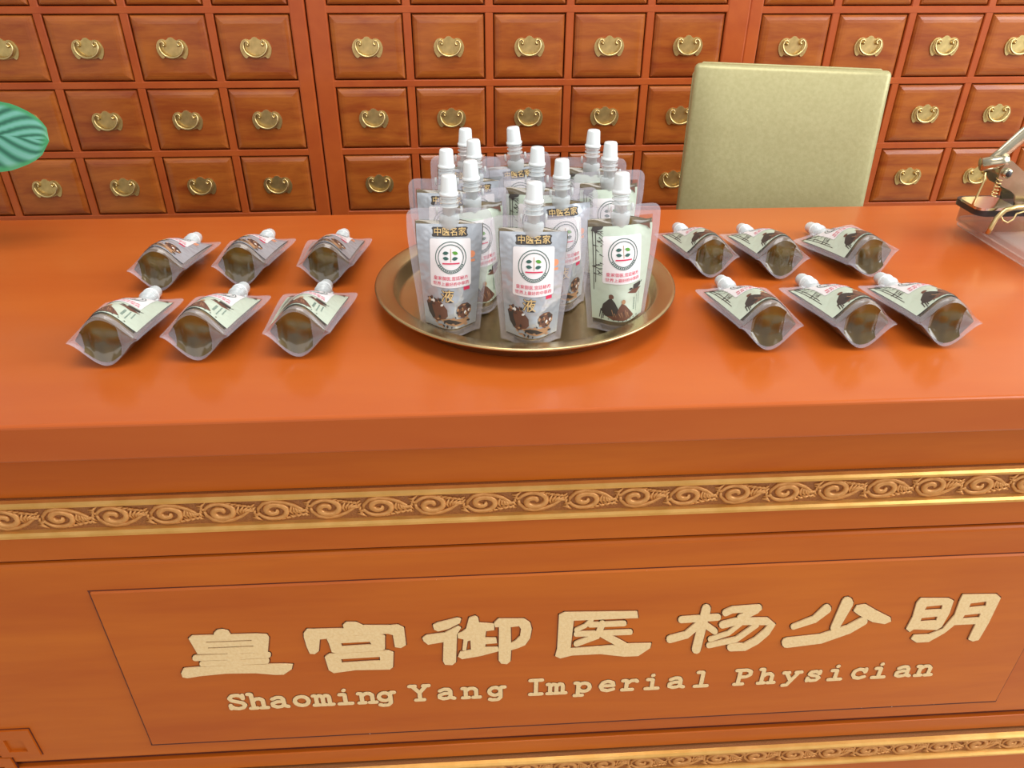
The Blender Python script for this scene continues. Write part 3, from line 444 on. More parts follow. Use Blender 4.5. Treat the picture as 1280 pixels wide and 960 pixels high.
LETTERS = [('S',-.2912),('h',-.2663),('a',-.2417),('o',-.2149),('m',-.1892),('i',-.1634),('n',-.137),('g',-.115),('Y',-.0742),('a',-.0427),('n',-.0122),('g',.0179),('I',.0665),('m',.0921),('p',.1248),('e',.154),('r',.1822),('i',.2096),('a',.2391),('l',.2711),('P',.3224),('h',.3529),('y',.3842),('s',.4123),('i',.4403),('c',.4701),('i',.4961),('a',.5265),('n',.5542)]
for chh, xc in LETTERS:
    bm = bmesh.new(); cap, wd, th = .0262, .0275, .0050; z0 = -.4352; j = 0
    for line in GL[chh]:
        for p, q in zip(line, line[1:]):
            P0 = (xc+(p[0]-.38)*wd, z0+p[1]*cap); P1 = (xc+(q[0]-.38)*wd, z0+q[1]*cap)
            capsule(bm, P0, P1, th, th, YL-.0012-j*.00001, YL+.0005, 0, 4); capsule(bm, P0, P1, th+.0016, th+.0016, YL-.0003, YL+.0005, 1, 4); j += 1
    obj('letter', bm, [M['letter'], M['letter_edge']], pq)

# ================================================================ brass tray
tray = thing('serving_tray', 'round brass tray with a wide flat rim holding the standing pouches', 'tray', (.0628, .7956, T))
prof = [(0,.0008),(.140,.0008),(.1475,.0030),(.1505,.0170),(.1520,.0195),(.1655,.0215),(.1685,.0205),(.1692,.0222),(.1680,.0236),(.1655,.0233),(.1515,.0213),(.1480,.0190),(.1450,.0055),(.1395,.0032),(0,.0028)]
obj('dish', lathe(bmesh.new(), prof, 120), M['tray'], tray, True)

# ================================================================ pouches
def interp(tab, v):
    if v <= tab[0][0]: return tab[0][1]
    for (a, x), (b, y) in zip(tab, tab[1:]):
        if v <= b:
            t = (v-a)/(b-a); t = t*t*(3-2*t) if False else t
            return x+(y-x)*t
    return tab[-1][1]
ZT = .1285
class Shape:
    def __init__(s, d0, w0=.0305, w1=.0415, wave=0):
        s.d0, s.w0, s.w1, s.wave = d0, w0, w1, wave
    def W(s, z):
        w = s.w0+(s.w1-s.w0)*(lambda t: t*t*(3-2*t)*.35+t*.65)(min(1, max(0, z/.105)))
        r = .009
        if z > ZT-r: k = (z-(ZT-r))/r; w -= r*(1-math.sqrt(max(0, 1-k*k)))
        return w
    def d(s, z):
        return s.d0*interp([(0,1),(.02,1.03),(.04,.97),(.06,.86),(.08,.68),(.095,.48),(.108,.24),(.116,.07),(.121,0)], z)
    def B(s, u):
        u = min(1, abs(u)); return max(0, .5+.5*math.cos(PI*u))**.8
    def y(s, x, z, off=0):
        """front surface"""
        w = s.W(z); wv = s.wave*math.sin(x*120+z*40)*max(0, (z-.09)/.04)
        return -(s.d(z)*s.B(x/w))-off+wv
US = [-1,-.9,-.81,-.7,-.6,-.5,-.4,-.3,-.2,-.1,0,.1,.2,.3,.4,.5,.6,.7,.81,.9,1]
ZS = [0,.0045,.0085,.013,.022,.032,.042,.052,.062,.072,.081,.089,.096,.102,.108,.113,.1175,.1205,.1235,.126,.1275,.1285]
def envelope(sh):
    bm = bmesh.new()
    for side in (1, -1):
        g = []
        for z in ZS:
            w = sh.W(z); row = []
            for u in US:
                x = u*w; wv = sh.wave*math.sin(x*120+z*40)*max(0, (z-.09)/.04)
                yy = (sh.y(x, z, .0004) if side > 0 else sh.d(z)*sh.B(u)+.0004+wv)
                row.append(bm.verts.new((x, yy, z)))
            g.append(row)
        for i in range(len(ZS)-1):
            for j in range(len(US)-1):
                q = (g[i][j], g[i][j+1], g[i+1][j+1], g[i+1][j])
                f = bm.faces.new(q if side > 0 else q[::-1])
                f.material_index = 1 if (j < 2 or j >= len(US)-3 or ZS[i] < .008 or ZS[i] >= .117) else 0
    bmesh.ops.remove_doubles(bm, verts=bm.verts, dist=.00001)
    for f in bm.faces: f.smooth = True
    return mesh_from('film_envelope', bm, [M['film'], M['seal']], 'keep')
def body(sh):
    """the liquid filled inside"""
    bm = bmesh.new(); n = 28; rings = []
    for z in [.006,.010,.018,.028,.040,.052,.064,.076,.087,.096,.104,.110,.1150]:
        w = sh.W(z)*.80; ring = []
        for k in range(n):
            a = 2*PI*k/n; x = w*math.copysign(abs(math.cos(a))**.8, math.cos(a)); u = abs(x)/w
            yy = (sh.d(z)*sh.B(x/sh.W(z)))*(max(0, 1-u**6))**.5-.0002
            zz = z+(.002*math.sin(x*170)*(z > .1))
            ring.append(bm.verts.new((x, math.copysign(max(.0001, yy), -math.sin(a)), zz)))
        rings.append(ring)
    for a, b in zip(rings, rings[1:]):
        for k in range(n): bm.faces.new((a[k], a[(k+1)%n], b[(k+1)%n], b[k]))
    bm.faces.new(rings[0][::-1]); bm.faces.new(rings[-1])
    return mesh_from('liquid_filling', bm, M['liquid'], True)
def gusset(sh):
    bm = bmesh.new(); g = []; U = [i/14-1 for i in range(29)]; V = [i/8-1 for i in range(17)]
    w, d = sh.W(0), sh.d(0)
    for u in U:
        row = []
        for v in V:
            th = math.atan2(v*.8, u*1.3); rr = min(1, math.hypot(u*1.3, v))
            z = .0042*min(1, (1-abs(v))*2.2)*min(1, (1-abs(u))*3.0)
            z -= .0011*rr*(1-rr)*4*abs(math.cos(1.5*th+.4))**5*min(1, (1-abs(v))*3)*min(1, (1-abs(u))*3)
            z += .0022*max(0, 1-abs(abs(u+.03*v)-.45)*7)*(1-abs(v)**3)
            row.append(bm.verts.new((u*w, v*d*sh.B(u), max(0.0002, z))))
        g.append(row)
    for i in range(28):
        for j in range(16):
            um = abs((U[i]+U[i+1])/2)
            try:
                f = bm.faces.new((g[i][j], g[i+1][j], g[i+1][j+1], g[i][j+1])); f.material_index = 0 if -.60 < (U[i]+U[i+1])/2 < .46 and 0 < j < 15 else 1
            except ValueError: pass
    bmesh.ops.remove_doubles(bm, verts=bm.verts, dist=.00001)
    for f in bm.faces: f.smooth = True
    return mesh_from('bottom_gusset', bm, [M['liquid'], M['seal']], 'keep')
def conform(bm, sh, off, step=.0032):
    for _ in range(6):
        es = [e for e in bm.edges if e.calc_length() > step]
        if not es: break
        bmesh.ops.subdivide_edges(bm, edges=es, cuts=1, use_grid_fill=False)
        bmesh.ops.triangulate(bm, faces=[f for f in bm.faces if len(f.verts) > 3])
    for v in bm.verts:
        v.co.y = sh.y(v.co.x, v.co.z, off+v.co.y)
    for f in bm.faces:
        f.normal_update()
        if f.normal.y > 0: f.normal_flip()
        f.smooth = True
    return bm
def poly(bm, pts, mi=0, lift=0):
    tris = tessellate_polygon([[Vector((x, z, 0)) for x, z in pts]]); vs = [bm.verts.new((x, lift, z)) for x, z in pts]
    for t in tris:
        f = bm.faces.new([vs[i] for i in t]); f.material_index = mi
def rect(bm, x0, x1, z0, z1, mi=0, lift=0): poly(bm, [(x0,z0),(x1,z0),(x1,z1),(x0,z1)], mi, lift)
def ring2(bm, cx, cz, r0, r1, mi=0, lift=0, n=48):
    a = [[bm.verts.new((cx+r*math.cos(2*PI*k/n), lift, cz+r*math.sin(2*PI*k/n))) for k in range(n)] for r in (r0, r1)]
    for k in range(n):
        f = bm.faces.new((a[0][k], a[0][(k+1)%n], a[1][(k+1)%n], a[1][k])); f.material_index = mi
def line2(bm, p, q, w0, w1, mi=0, lift=0):
    dx, dz = q[0]-p[0], q[1]-p[1]; l = math.hypot(dx, dz) or 1; nx, nz = -dz/l, dx/l
    poly(bm, [(p[0]+nx*w0/2, p[1]+nz*w0/2), (p[0]-nx*w0/2, p[1]-nz*w0/2), (q[0]-nx*w1/2, q[1]-nz*w1/2), (q[0]+nx*w1/2, q[1]+nz*w1/2)], mi, lift)
def text2(bm, body_, size, cx, cz, mi=0, lift=0, bold=0.0, sx=1.0, gap=1.0):
    c = bpy.data.curves.new('t', 'FONT'); c.body = body_; c.size = size; c.align_x = 'CENTER'; c.align_y = 'CENTER'
    c.resolution_u = 1; c.offset = bold*size; c.space_character = gap
    o = bpy.data.objects.new('t', c); COL.objects.link(o); dg = bpy.context.evaluated_depsgraph_get()
    me = o.evaluated_get(dg).to_mesh(); tmp = bmesh.new(); tmp.from_mesh(me)
    vs = {v: bm.verts.new((cx+v.co.x*sx, lift, cz+v.co.y)) for v in tmp.verts}
    for f in tmp.faces:
        try:
            g = bm.faces.new([vs[v] for v in f.verts]); g.material_index = mi
        except ValueError: pass
    tmp.free(); o.evaluated_get(dg).to_mesh_clear(); bpy.data.objects.remove(o); bpy.data.curves.remove(c)
def leafpoly(cx, cz, a, s=1):
    out = []
    for u, v in ((-1,0),(-.5,.45),(0,.55),(.5,.4),(1,0),(.5,-.4),(0,-.55),(-.5,-.45)):
        x, z = u*.0032*s, v*.0032*s; out.append((cx+x*math.cos(a)-z*math.sin(a), cz+x*math.sin(a)+z*math.cos(a)))
    return out
def sticker(sh):
    bm = bmesh.new(); x0, x1, z0, z1 = -.0195, .0205, .0535, .1005
    pts = []
    for cx, cz, a in ((x1-.002,z1-.002,0),(x0+.002,z1-.002,PI/2),(x0+.002,z0+.002,PI),(x1-.002,z0+.002,1.5*PI)):
        pts += [(cx+.002*math.cos(a+PI/2*i/3), cz+.002*math.sin(a+PI/2*i/3)) for i in range(4)]
    poly(bm, pts); conform(bm, sh, .0013)
    return mesh_from('sticker', bm, M['paper'], 'keep')
def emblem(sh):
    bm = bmesh.new(); cx, cz = .0007, .0830
    ring2(bm, cx, cz, .0146, .0153, 0); ring2(bm, cx, cz, .0120, .0127, 0)
    for i in range(15):                                   # tiny illegible lettering round the foot of the ring
        a = PI*1.18+PI*.64*i/14; line2(bm, (cx+.0130*math.cos(a), cz+.0130*math.sin(a)), (cx+.0143*math.cos(a), cz+.0143*math.sin(a)), .0011, .0011, 0)
    for px, pz, a, mi in ((-.0050,.0045,.1,0),(-.0050,-.0005,-.1,0),(.0042,.0045,PI-.3,1),(.0040,-.0008,.15,0)):
        poly(bm, leafpoly(cx+px, cz+pz, a, .95), mi)
    rect(bm, cx-.0004, cx+.0002, cz-.0038, cz+.0085, 3)
    rect(bm, cx-.0085, cx+.0085, cz-.0061, cz-.0048, 2)
    conform(bm, sh, .0017)
    return mesh_from('emblem', bm, [M['ink_green'], M['ink_leaf'], M['ink_red'], M['ink_tan']], 'keep')
def slogan(sh):
    bm = bmesh.new()
    text2(bm, '皇家御医,宫廷秘方', .0042, .0006, .0627, 0, 0, .004, 1.0)
    text2(bm, '世界上最好的中草药', .0040, .0006, .0572, 0, 0, .004, 1.0)
    conform(bm, sh, .0017)
    return mesh_from('red_lettering', bm, [M['ink_red']], 'keep')
def panel(sh, m, z0, z1, us0, us1):
    bm = bmesh.new(); nx, nz = 22, 26; g = []
    for i in range(nz+1):
        z = z0+(z1-z0)*i/nz; w = sh.W(z)*(us0+(us1-us0)*i/nz); row = []
        for j in range(nx+1):
            x = -w+2*w*j/nx; zz = z-(.0035*(x/w)**2*(-1) if False else 0)
            row.append(bm.verts.new((x, sh.y(x, zz, .0008), zz)))
        g.append(row)
    for i in range(nz):
        for j in range(nx): bm.faces.new((g[i][j], g[i][j+1], g[i+1][j+1], g[i+1][j])).smooth = True
    return mesh_from('printed_panel', bm, m, 'keep')
def art_silver(sh):
    out = []; r = random.Random(3); MS = [M['ink_dark'], M['ink_brown'], M['ink_tan'], M['ink_white'], M['ink_pink'], M['ink_red']]
    def done(n):
        conform(bm, sh, .0010); out.append((n, mesh_from(n, bm, MS, 'keep')))
    bm = bmesh.new()
    b = [(-.0165,.1020),(-.0175,.1035),(-.0165,.1050),(-.0165,.1085),(-.0175,.1098),(-.0160,.1110),(.0165,.1110),(.0180,.1098),(.0170,.1085),(.0170,.1050),(.0180,.1035),(.0165,.1020)]
    poly(bm, b, 0); done('dark_banner'); bm = bmesh.new()
    # mortar full of roots
    poly(bm, [(-.0215,.0345),(-.0185,.0385),(-.013,.0395),(-.0085,.0370),(-.0035,.0300),(-.0030,.0235),(-.006,.0195),(-.012,.0165),(-.016,.0180),(-.0195,.0240)], 1, 0)
    poly(bm, [(-.0215,.0345),(-.0195,.0240),(-.016,.0180),(-.014,.0210),(-.0165,.0290),(-.0170,.0350)], 0, .0001)
    for i in range(16): poly(bm, leafpoly(-.013+r.uniform(-.007,.006), .037+r.uniform(-.003,.003), r.uniform(0,3), r.uniform(.4,.7)), r.choice((0,2,2,1,0,3)), .0002+.00002*i)
    # bowl of herbs
    poly(bm, [(.0050,.0265),(.0060,.0325),(.0100,.0350),(.0150,.0345),(.0185,.0300),(.0180,.0240),(.0150,.0205),(.0100,.0200),(.0065,.0225)], 1, 0)
    for i in range(16): poly(bm, leafpoly(.0115+r.uniform(-.006,.006), .028+r.uniform(-.006,.006), r.uniform(0,3), r.uniform(.4,.75)), r.choice((0,2,2,1,0,3)), .0002+.00002*i)
    # dish with herbs in front
    poly(bm, [(-.0095,.0190),(-.0040,.0150),(.0040,.0128),(.0125,.0130),(.0170,.0160),(.0150,.0195),(.0060,.0200),(-.0020,.0215)], 2, .0003)
    poly(bm, [(-.0075,.0185),(-.0030,.0160),(.0040,.0145),(.0100,.0150),(.0040,.0190),(-.0020,.0205)], 0, .0004)
    for i in range(22): poly(bm, leafpoly(.002+r.uniform(-.016,.014), .0165+r.uniform(-.006,.006), r.uniform(0,3), r.uniform(.3,.6)), r.choice((0,0,2,1,2,3)), .0005+.00002*i)
    for v in bm.verts: v.co.x *= 1.12; v.co.z = .0115+(v.co.z-.0115)*1.04
    done('herb_print'); bm = bmesh.new()
    # orange seal and small red seal beside the sticker
    poly(bm, [(.0215+.0035*math.cos(a*PI/6), .0845+.0035*math.sin(a*PI/6)) for a in range(12)], 4, 0)
    rect(bm, .0190, .0245, .0770, .0795, 4, 0); done('orange_seal'); bm = bmesh.new()
    rect(bm, .0130, .0190, .0495, .0530, 5, 0); done('red_seal')
    return out
def text_silver(sh):
    bm = bmesh.new()
    text2(bm, '中医名家', .0080, 0.0003, .1064, 0, 0, .006, 1.0); conform(bm, sh, .0014); out = [('banner_lettering', mesh_from('banner_lettering', bm, [M['ink_gold'], M['ink_dark']], 'keep'))]; bm = bmesh.new()
    text2(bm, '液', .0135, -.0035, .0440, 1, 0, .028)
    text2(bm, '液', .0135, -.0033, .0441, 0, .0002, .002)
    conform(bm, sh, .0014); out.append(('gold_lettering', mesh_from('gold_lettering', bm, [M['ink_gold'], M['ink_dark']], 'keep'))); return out
def art_green(sh):
    out = []; r = random.Random(5); MS = [M['ink_dark'], M['ink_brown'], M['ink_tan'], M['ink_green']]
    def done(n):
        conform(bm, sh, .0010); out.append((n, mesh_from(n, bm, MS, 'keep')))
    bm = bmesh.new()
    # bamboo at the left edge
    for k in range(2): line2(bm, (-.0262+.0012*k, .045+.008*k), (-.0290+.003*k, .106), .0006, .0008, 0)
    for i in range(20):
        x, z = -.0285+r.uniform(0,.0075), r.uniform(.060,.107); a = r.uniform(-.7,.5); l = r.uniform(.004,.009)
        x1 = min(x+l*math.cos(a), -.0185); line2(bm, (x, z), (x1, z+l*math.sin(a)), .0011, .0002, 0, .00003*i)
    poly(bm, [(-.0305,.1060),(-.0290,.1100),(-.018,.1100),(-.0200,.1075),(-.0270,.1050)], 0, .0009)
    done('bamboo_print'); bm = bmesh.new(); poly(bm, [(.0180,.1100),(.0300,.1100),(.0305,.1030),(.0270,.1070)], 1, .0009)
    done('corner_print'); bm = bmesh.new()
    # two robed seated figures
    poly(bm, [(-.0195,.0235),(-.0180,.0310),(-.0135,.0370),(-.0110,.0380),(-.0080,.0340),(-.0030,.0240),(.0010,.0200),(-.004,.0165),(-.016,.0180)], 0, 0)
    poly(bm, [(-.0135,.0375)]+[(-.0115+.0024*math.cos(a), .0395+.0030*math.sin(a)) for a in (2.6,2.0,1.4,.8,.2,-.5)], 1, .0002)
    poly(bm, [(-.0070,.0200),(-.0040,.0290),(-.0010,.0335),(.0030,.0310),(.0080,.0250),(.0135,.0180),(.0090,.0160),(.0020,.0145),(-.010,.0150),(-.0150,.0180)], 1, .0003)
    poly(bm, [(.0005+.0022*math.cos(a*PI/4), .0350+.0026*math.sin(a*PI/4)) for a in range(8)], 2, .0004)
    for i in range(10): line2(bm, (-.013+.0022*i, .0225+r.uniform(0,.004)), (-.011+.0022*i, .0185), .0006, .0003, 2 if i % 3 else 0, .0005)
    for q in ((-.0195,.0175),(-.0180,.0155),(-.0165,.0180)): line2(bm, (q[0], q[1]+.008), (q[0]-.001, q[1]-.002), .0010, .0006, 0, .0002)
    done('figure_print'); bm = bmesh.new()
    # tea cup on a cloth
    poly(bm, [(.0045,.0440),(.0125,.0470),(.0225,.0455),(.0160,.0405)], 1, 0); poly(bm, [(.0115,.0465),(.0120,.0510),(.0210,.0520),(.0215,.0480),(.0175,.0455)], 0, .0002)
    poly(bm, [(.0060,.0470),(.0080,.0485),(.0105,.0480),(.0110,.0465),(.0080,.0460)], 0, .0002); line2(bm, (.0215,.0500),(.0235,.0520), .0008,.0006, 0, .0002)
    done('teacup_print'); bm = bmesh.new()
    # columns of tiny print and a row of marks along the foot
    for c, (x, za, zb) in enumerate(((.0125,.024,.037),(.0165,.021,.039),(.0195,.028,.041))):
        z = za
        while z < zb: rect(bm, x, x+(.0018 if c == 0 else .0009), z, z+.0008, 3, 0); z += .0017
    for i in range(9): line2(bm, (-.018+.0045*i, .0160-.0016*(1-abs(i-4)/4)), (-.0172+.0045*i, .0155-.0016*(1-abs(i-4)/4)), .0013, .0010, 0, .0006)
    done('tiny_print'); return out
def spout_mesh():
    bm = bmesh.new()
    lathe(bm, [(.0050,.104),(.0062,.106),(.0062,.1300),(.0092,.1302),(.0092,.1312),(.0066,.1314),(.0066,.1345),(.0090,.1347),(.0090,.1357),(.0066,.1359),(.0066,.1385),(.0088,.1387),(.0088,.1397),(.0064,.1399),(.0060,.1410),(.0,.1410)], 24)
    # flat-sided base that is welded between the films
    n = 20; rings = []
    for z, s in ((.108,.8),(.110,1),(.121,1),(.1225,.9)):
        rings.append([bm.verts.new((.0100*s*math.cos(2*PI*k/n), .0064*s*math.sin(2*PI*k/n), z)) for k in range(n)])
    for a, b in zip(rings, rings[1:]):
        for k in range(n): bm.faces.new((a[k], a[(k+1)%n], b[(k+1)%n], b[k]))
    bm.faces.new(rings[0][::-1]); bm.faces.new(rings[-1])
    for s in (-1, 1): box(bm, s*.0118-.0011, s*.0118+.0011, -.0012, .0012, .1225, .1300)
    return mesh_from('spout', bm, M['spout'], True)
def cap_mesh():
    bm = bmesh.new(); n = 36; rings = []
    for r, z in ((.0088,.1408),(.0092,.1414),(.0092,.1432),(.0082,.1440),(.0079,.1450),(.0070,.1585),(.0064,.1600)):
        rib = .00028 if .144 < z < .159 else 0
        rings.append([bm.verts.new(((r+(rib if k % 2 else -rib))*math.cos(2*PI*k/n), (r+(rib if k % 2 else -rib))*math.sin(2*PI*k/n), z)) for k in range(n)])
    for a, b in zip(rings, rings[1:]):
        for k in range(n): bm.faces.new((a[k], a[(k+1)%n], b[(k+1)%n], b[k]))
    bm.faces.new(rings[0][::-1]); bm.faces.new(rings[-1])
    for f in bm.faces: f.smooth = len(f.verts) == 4
    return mesh_from('cap', bm, M['cap'], 'keep')
SPM, CPM = spout_mesh(), cap_mesh()
def make_kind(sh, kind):
    d = dict(env=envelope(sh), body=body(sh), gus=gusset(sh), stk=sticker(sh), emb=emblem(sh), slo=slogan(sh))
    if kind == 'silver': d['pan'] = panel(sh, M['panel_silver'], .010, .1135, .82, .78); d['art'] = art_silver(sh); d['txt'] = text_silver(sh)
    else: d['pan'] = panel(sh, M['panel_green'], .013, .1095, .84, .80); d['art'] = art_green(sh); d['txt'] = None
    return d
KINDS = {(p, k): make_kind(Shape(.0215, .0305, .0415) if p == 'stand' else Shape(.0245, .0330, .0415, .0008), k) for p in ('stand','lie') for k in ('silver','green')}
def pouch(pose, kind, loc, rot, label, group):
    k = KINDS[(pose, kind)]
    t = thing('spout_pouch', label, 'pouch', (loc[0], loc[1], T+loc[2]), rot, group)
    ob('liquid_filling', k['body'], t); ob('film_envelope', k['env'], t); ob('bottom_gusset', k['gus'], t)
    p = ob('printed_panel', k['pan'], t)
    for n, me in k['art']:
        pr_ = ob(n, me, p)
        if n in ('tiny_print',): pr_['kind'] = 'stuff'
    for n, me in (k['txt'] or []): ob(n, me, p)
    s = ob('sticker', k['stk'], t); ob('emblem', k['emb'], s); ob('red_lettering', k['slo'], s)
    sp = ob('spout', SPM, t); ob('cap', CPM, sp)
    return t
D = math.radians
G1 = 'spouted liquid pouches standing on the brass tray'
ST = [ # kind, x, y, roll(tilt in image), yaw, lean
 ('silver', -.021, .7080, 1.5, 2, -3, 'silver pouch at the front left of the tray, its banner and sticker in full view'),
 ('silver', .0610, .6840, .5, -2, -3, 'silver pouch at the front middle of the tray, nearest of all to the tray rim'),
 ('green', .1530, .7090, -1.0, 7, -3, 'pale green pouch at the front right of the tray showing two seated robed figures'),
 ('green', .0085, .7620, -1.0, 22, -2, 'pale green pouch standing directly behind the front left silver pouch'),
 ('silver', .0985, .7640, 0, 14, -2, 'silver pouch whose dark banner shows between the front middle and front right pouches'),
 ('silver', -.0240, .8060, 1.0, -3, -2, 'silver pouch with the leftmost spout on the tray, standing by its left rim'),
 ('green', .0745, .8110, .5, -4, -2, 'pouch in the middle column with its spout right behind the front middle one'),
 ('green', .1600, .8280, -.5, 6, -2, 'pale green pouch at the right rim, directly behind the front right pouch'),
 ('silver', .0115, .8480, -1, 8, -1, 'pouch in the left column with a spout just right of the rearmost left spout'),
 ('silver', -.0030, .8990, 1, -2, -1, 'rearmost pouch at the back left of the tray, tallest spout of the left group'),
 ('silver', .0690, .8980, -5, 4, -1, 'rearmost pouch at the back middle of the tray with its spout tilted left'),
 ('green', .1450, .8860, 1, -3, -1, 'rearmost pouch at the back right of the tray'),
]
for kind, x, y, roll, yaw, lean, lab in ST:
    pouch('stand', kind, (x, y, .0034+abs(.0215*math.sin(D(lean)))+abs(.0305*math.sin(D(roll)))), (D(lean), D(roll), D(yaw)), lab, G1)
GL_, GR_ = 'pouches lying in two rows left of the tray', 'pouches lying in two rows right of the tray'
LY = [ # kind x y heading roll
 ('silver', -.357, .826, 1.5, 0, 'silver pouch lying flat, back row left of the tray, outermost one', GL_),
 ('silver', -.265, .834, .5, 0, 'silver pouch lying flat, back row left of the tray, middle one', GL_),
 ('silver', -.167, .830, 0, 0, 'silver pouch lying flat, back row left of the tray, nearest the tray', GL_),
 ('green', -.351, .655, 2.5, 0, 'pale green pouch lying flat, front row left of the tray, outermost one', GL_),
 ('green', -.267, .661, -2.5, 0, 'pale green pouch lying flat, front row left of the tray, middle one', GL_),
 ('green', -.170, .663, -1.5, 0, 'pale green pouch lying flat, front row left of the tray, nearest the tray', GL_),
 ('green', .290, .831, .7, 0, 'pale green pouch lying flat, back row right of the tray, nearest the tray', GR_),
 ('green', .373, .823, -1.0, 0, 'pale green pouch lying flat, back row right of the tray, middle one', GR_),
 ('green', .480, .819, 3.5, -13, 'pouch lying tipped to one side, back row right of the tray, farthest from the tray', GR_),
 ('green', .298, .652, .7, 0, 'pale green pouch lying flat, front row right of the tray, nearest the tray', GR_),
 ('green', .393, .651, 0, 0, 'pale green pouch lying flat, front row right of the tray, middle one', GR_),
 ('green', .480, .650, -3.0, 0, 'pale green pouch lying flat, front row right of the tray, farthest from the tray', GR_),
]
for kind, x, y, hd, roll, lab, g in LY:
    # lie on the back: spout end dips to the table
    t = pouch('lie', kind, (x, y, .0282+(.0015 if roll else 0)), (0,0,0), lab, g)
    t.rotation_euler = (Matrix.Rotation(D(hd), 3, 'Z') @ Matrix.Rotation(-PI/2-D(7.3), 3, 'X') @ Matrix.Rotation(D(roll), 3, 'Z')).to_euler()

# ================================================================ chair
ch = thing('upholstered_chair', 'gold-green leather chair behind the desk at the right', 'chair', (.5450, 1.318, 0), (0, 0, D(-16.7)))
bm = bmesh.new(); nx, nz = 18, 22; hw, hh, th = .158, .50, .026
box(bm, -hw, hw, 0, .052, -hh, 0.004, bev=.009, seg=4)
bmesh.ops.subdivide_edges(bm, edges=[e for e in bm.edges if e.calc_length() > .1], cuts=9, use_grid_fill=True)
for v in bm.verts:
    fx, fz = max(0, 1-(v.co.x/hw)**2), max(0, 1-((v.co.z+hh/2)/(hh/2))**2)
    p = .009*min(1, fx*2.2)*min(1, fz*2.5)
    if v.co.y < .012: v.co.y -= p
    if v.co.y > .040: v.co.y += p
bk = obj('backrest', bm, M['chair'], ch, True, (0, 0, T+.157), (D(-9), 0, 0))
tube_pts = [(-hw+.005, .030, -.006), (hw-.005, .030, -.006)]
obj('piping', tube(bmesh.new(), [(-hw-.0005,.03,-hh+.02), (-hw-.0005,.03,-.014), (-hw+.006,.03,-.001), (-hw+.014,.03,.0048), (hw-.014,.03,.0048), (hw-.006,.03,-.001), (hw+.0005,.03,-.014), (hw+.0005,.03,-hh+.02)], .0018, 6), M['chair'], bk, True)
obj('seat', BX(-.20, .20, -.50, -.10, .40, .49, bev=.025, seg=4), M['chair'], ch, True)
for sx in (-1, 1):
    for y in (-.47, -.12):
        bm = bmesh.new(); tube(bm, [(sx*.175, y, .41), (sx*.185, y+(.02 if y > -.2 else -.01), 0)], [.020, .013], 10); obj('leg', bm, M['chair_leg'], ch, True)

# ================================================================ potted plant (only one leaf reaches into the picture)
pl = thing('potted_plant', 'potted plant with striped green oval leaves, one leaf reaching in at the left edge', 'plant', (-.845, 1.0, T))
lathe_p = [(0,0),(.050,0),(.058,.004),(.072,.095),(.076,.100),(.070,.102),(.066,.094),(0,.094)]
obj('pot', lathe(bmesh.new(), lathe_p, 40), M['pot'], pl, True)
obj('soil', lathe(bmesh.new(), [(0,.089),(.066,.0905),(.064,.086),(0,.085)], 30), M['soil'], pl, True)
def leaf(base, tip, up, width, droop, cup):
    """blade from base to tip, 'up' is the side that faces out"""
    base, tip, up = Vector(base), Vector(tip), Vector(up)
    ax = tip-base; Ln = ax.length; ax.normalize(); side = ax.cross(up).normalized(); nrm = side.cross(ax).normalized()
    bm = bmesh.new(); nu, nv = 26, 18; g = []; uv = []
    for i in range(nu+1):
        u = i/nu; hwid = width/2*(math.sin(PI*min(1, u**1.15))**.50 if 0 < u < 1 else 0)*(1 if u < .9 else 1)
        row = []
        for j in range(-nv//2, nv//2+1):
            v = j/(nv/2)
            ripple = .0012*math.sin((u-.38*abs(v)**.75)*44)*(1-v*v*.3)*math.sin(PI*u)
            p = base+ax*(u*Ln)+side*(v*hwid)+nrm*(cup*(v*v)*hwid*1.0-abs(v)**.5*0+droop*math.sin(PI*u)*Ln+ripple)
            row.append(bm.verts.new(p)); uv.append((u, abs(v), max(abs(v), 0 if u < .8 else (u-.6)/.4*.97)))
        g.append(row)
    for i in range(nu):
        for j in range(nv): bm.faces.new((g[i][j], g[i+1][j], g[i+1][j+1], g[i][j+1])).smooth = True
    me = mesh_from('leaf', bm, M['leaf'], 'keep')
    at = me.attributes.new('leafuv', 'FLOAT_VECTOR', 'POINT')
    for k, q in enumerate(uv): at.data[k].vector = q
    return me
LEAVES = [ # base, tip, up, width
 ((.165,-.010,.146), (.334,-.020,.136), (.05,-.75,.66), .096),
 ((.05,-.10,.22), (.085,-.20,.20), (.1,-.4,.9), .075), ((-.06,-.09,.20), (-.13,-.17,.17), (-.2,-.4,.9), .085),
 ((-.09,.03,.24), (-.20,.06,.22), (-.3,-.1,.9), .085), ((.02,.10,.26), (.07,.21,.25), (.1,.3,.9), .09),
 ((0,-.02,.29), (-.02,-.10,.36), (0,-.8,.5), .07), ((-.07,-.03,.30), (-.13,-.06,.37), (-.4,-.5,.7), .06)]
for i, (b, t, up, wd) in enumerate(LEAVES):
    lf = ob('leaf', leaf(b, t, up, wd, .06, -.16), pl)
    q = [(.02*math.cos(i*2.4), .02*math.sin(i*2.4), .088), (b[0]*.35, b[1]*.35, b[2]*.75), (b[0]*.75, b[1]*.75, b[2]*1.02), b]
    obj('stem', tube(bmesh.new(), q, [.0032,.0028,.0024,.0020], 8), M['stem'], pl, True)

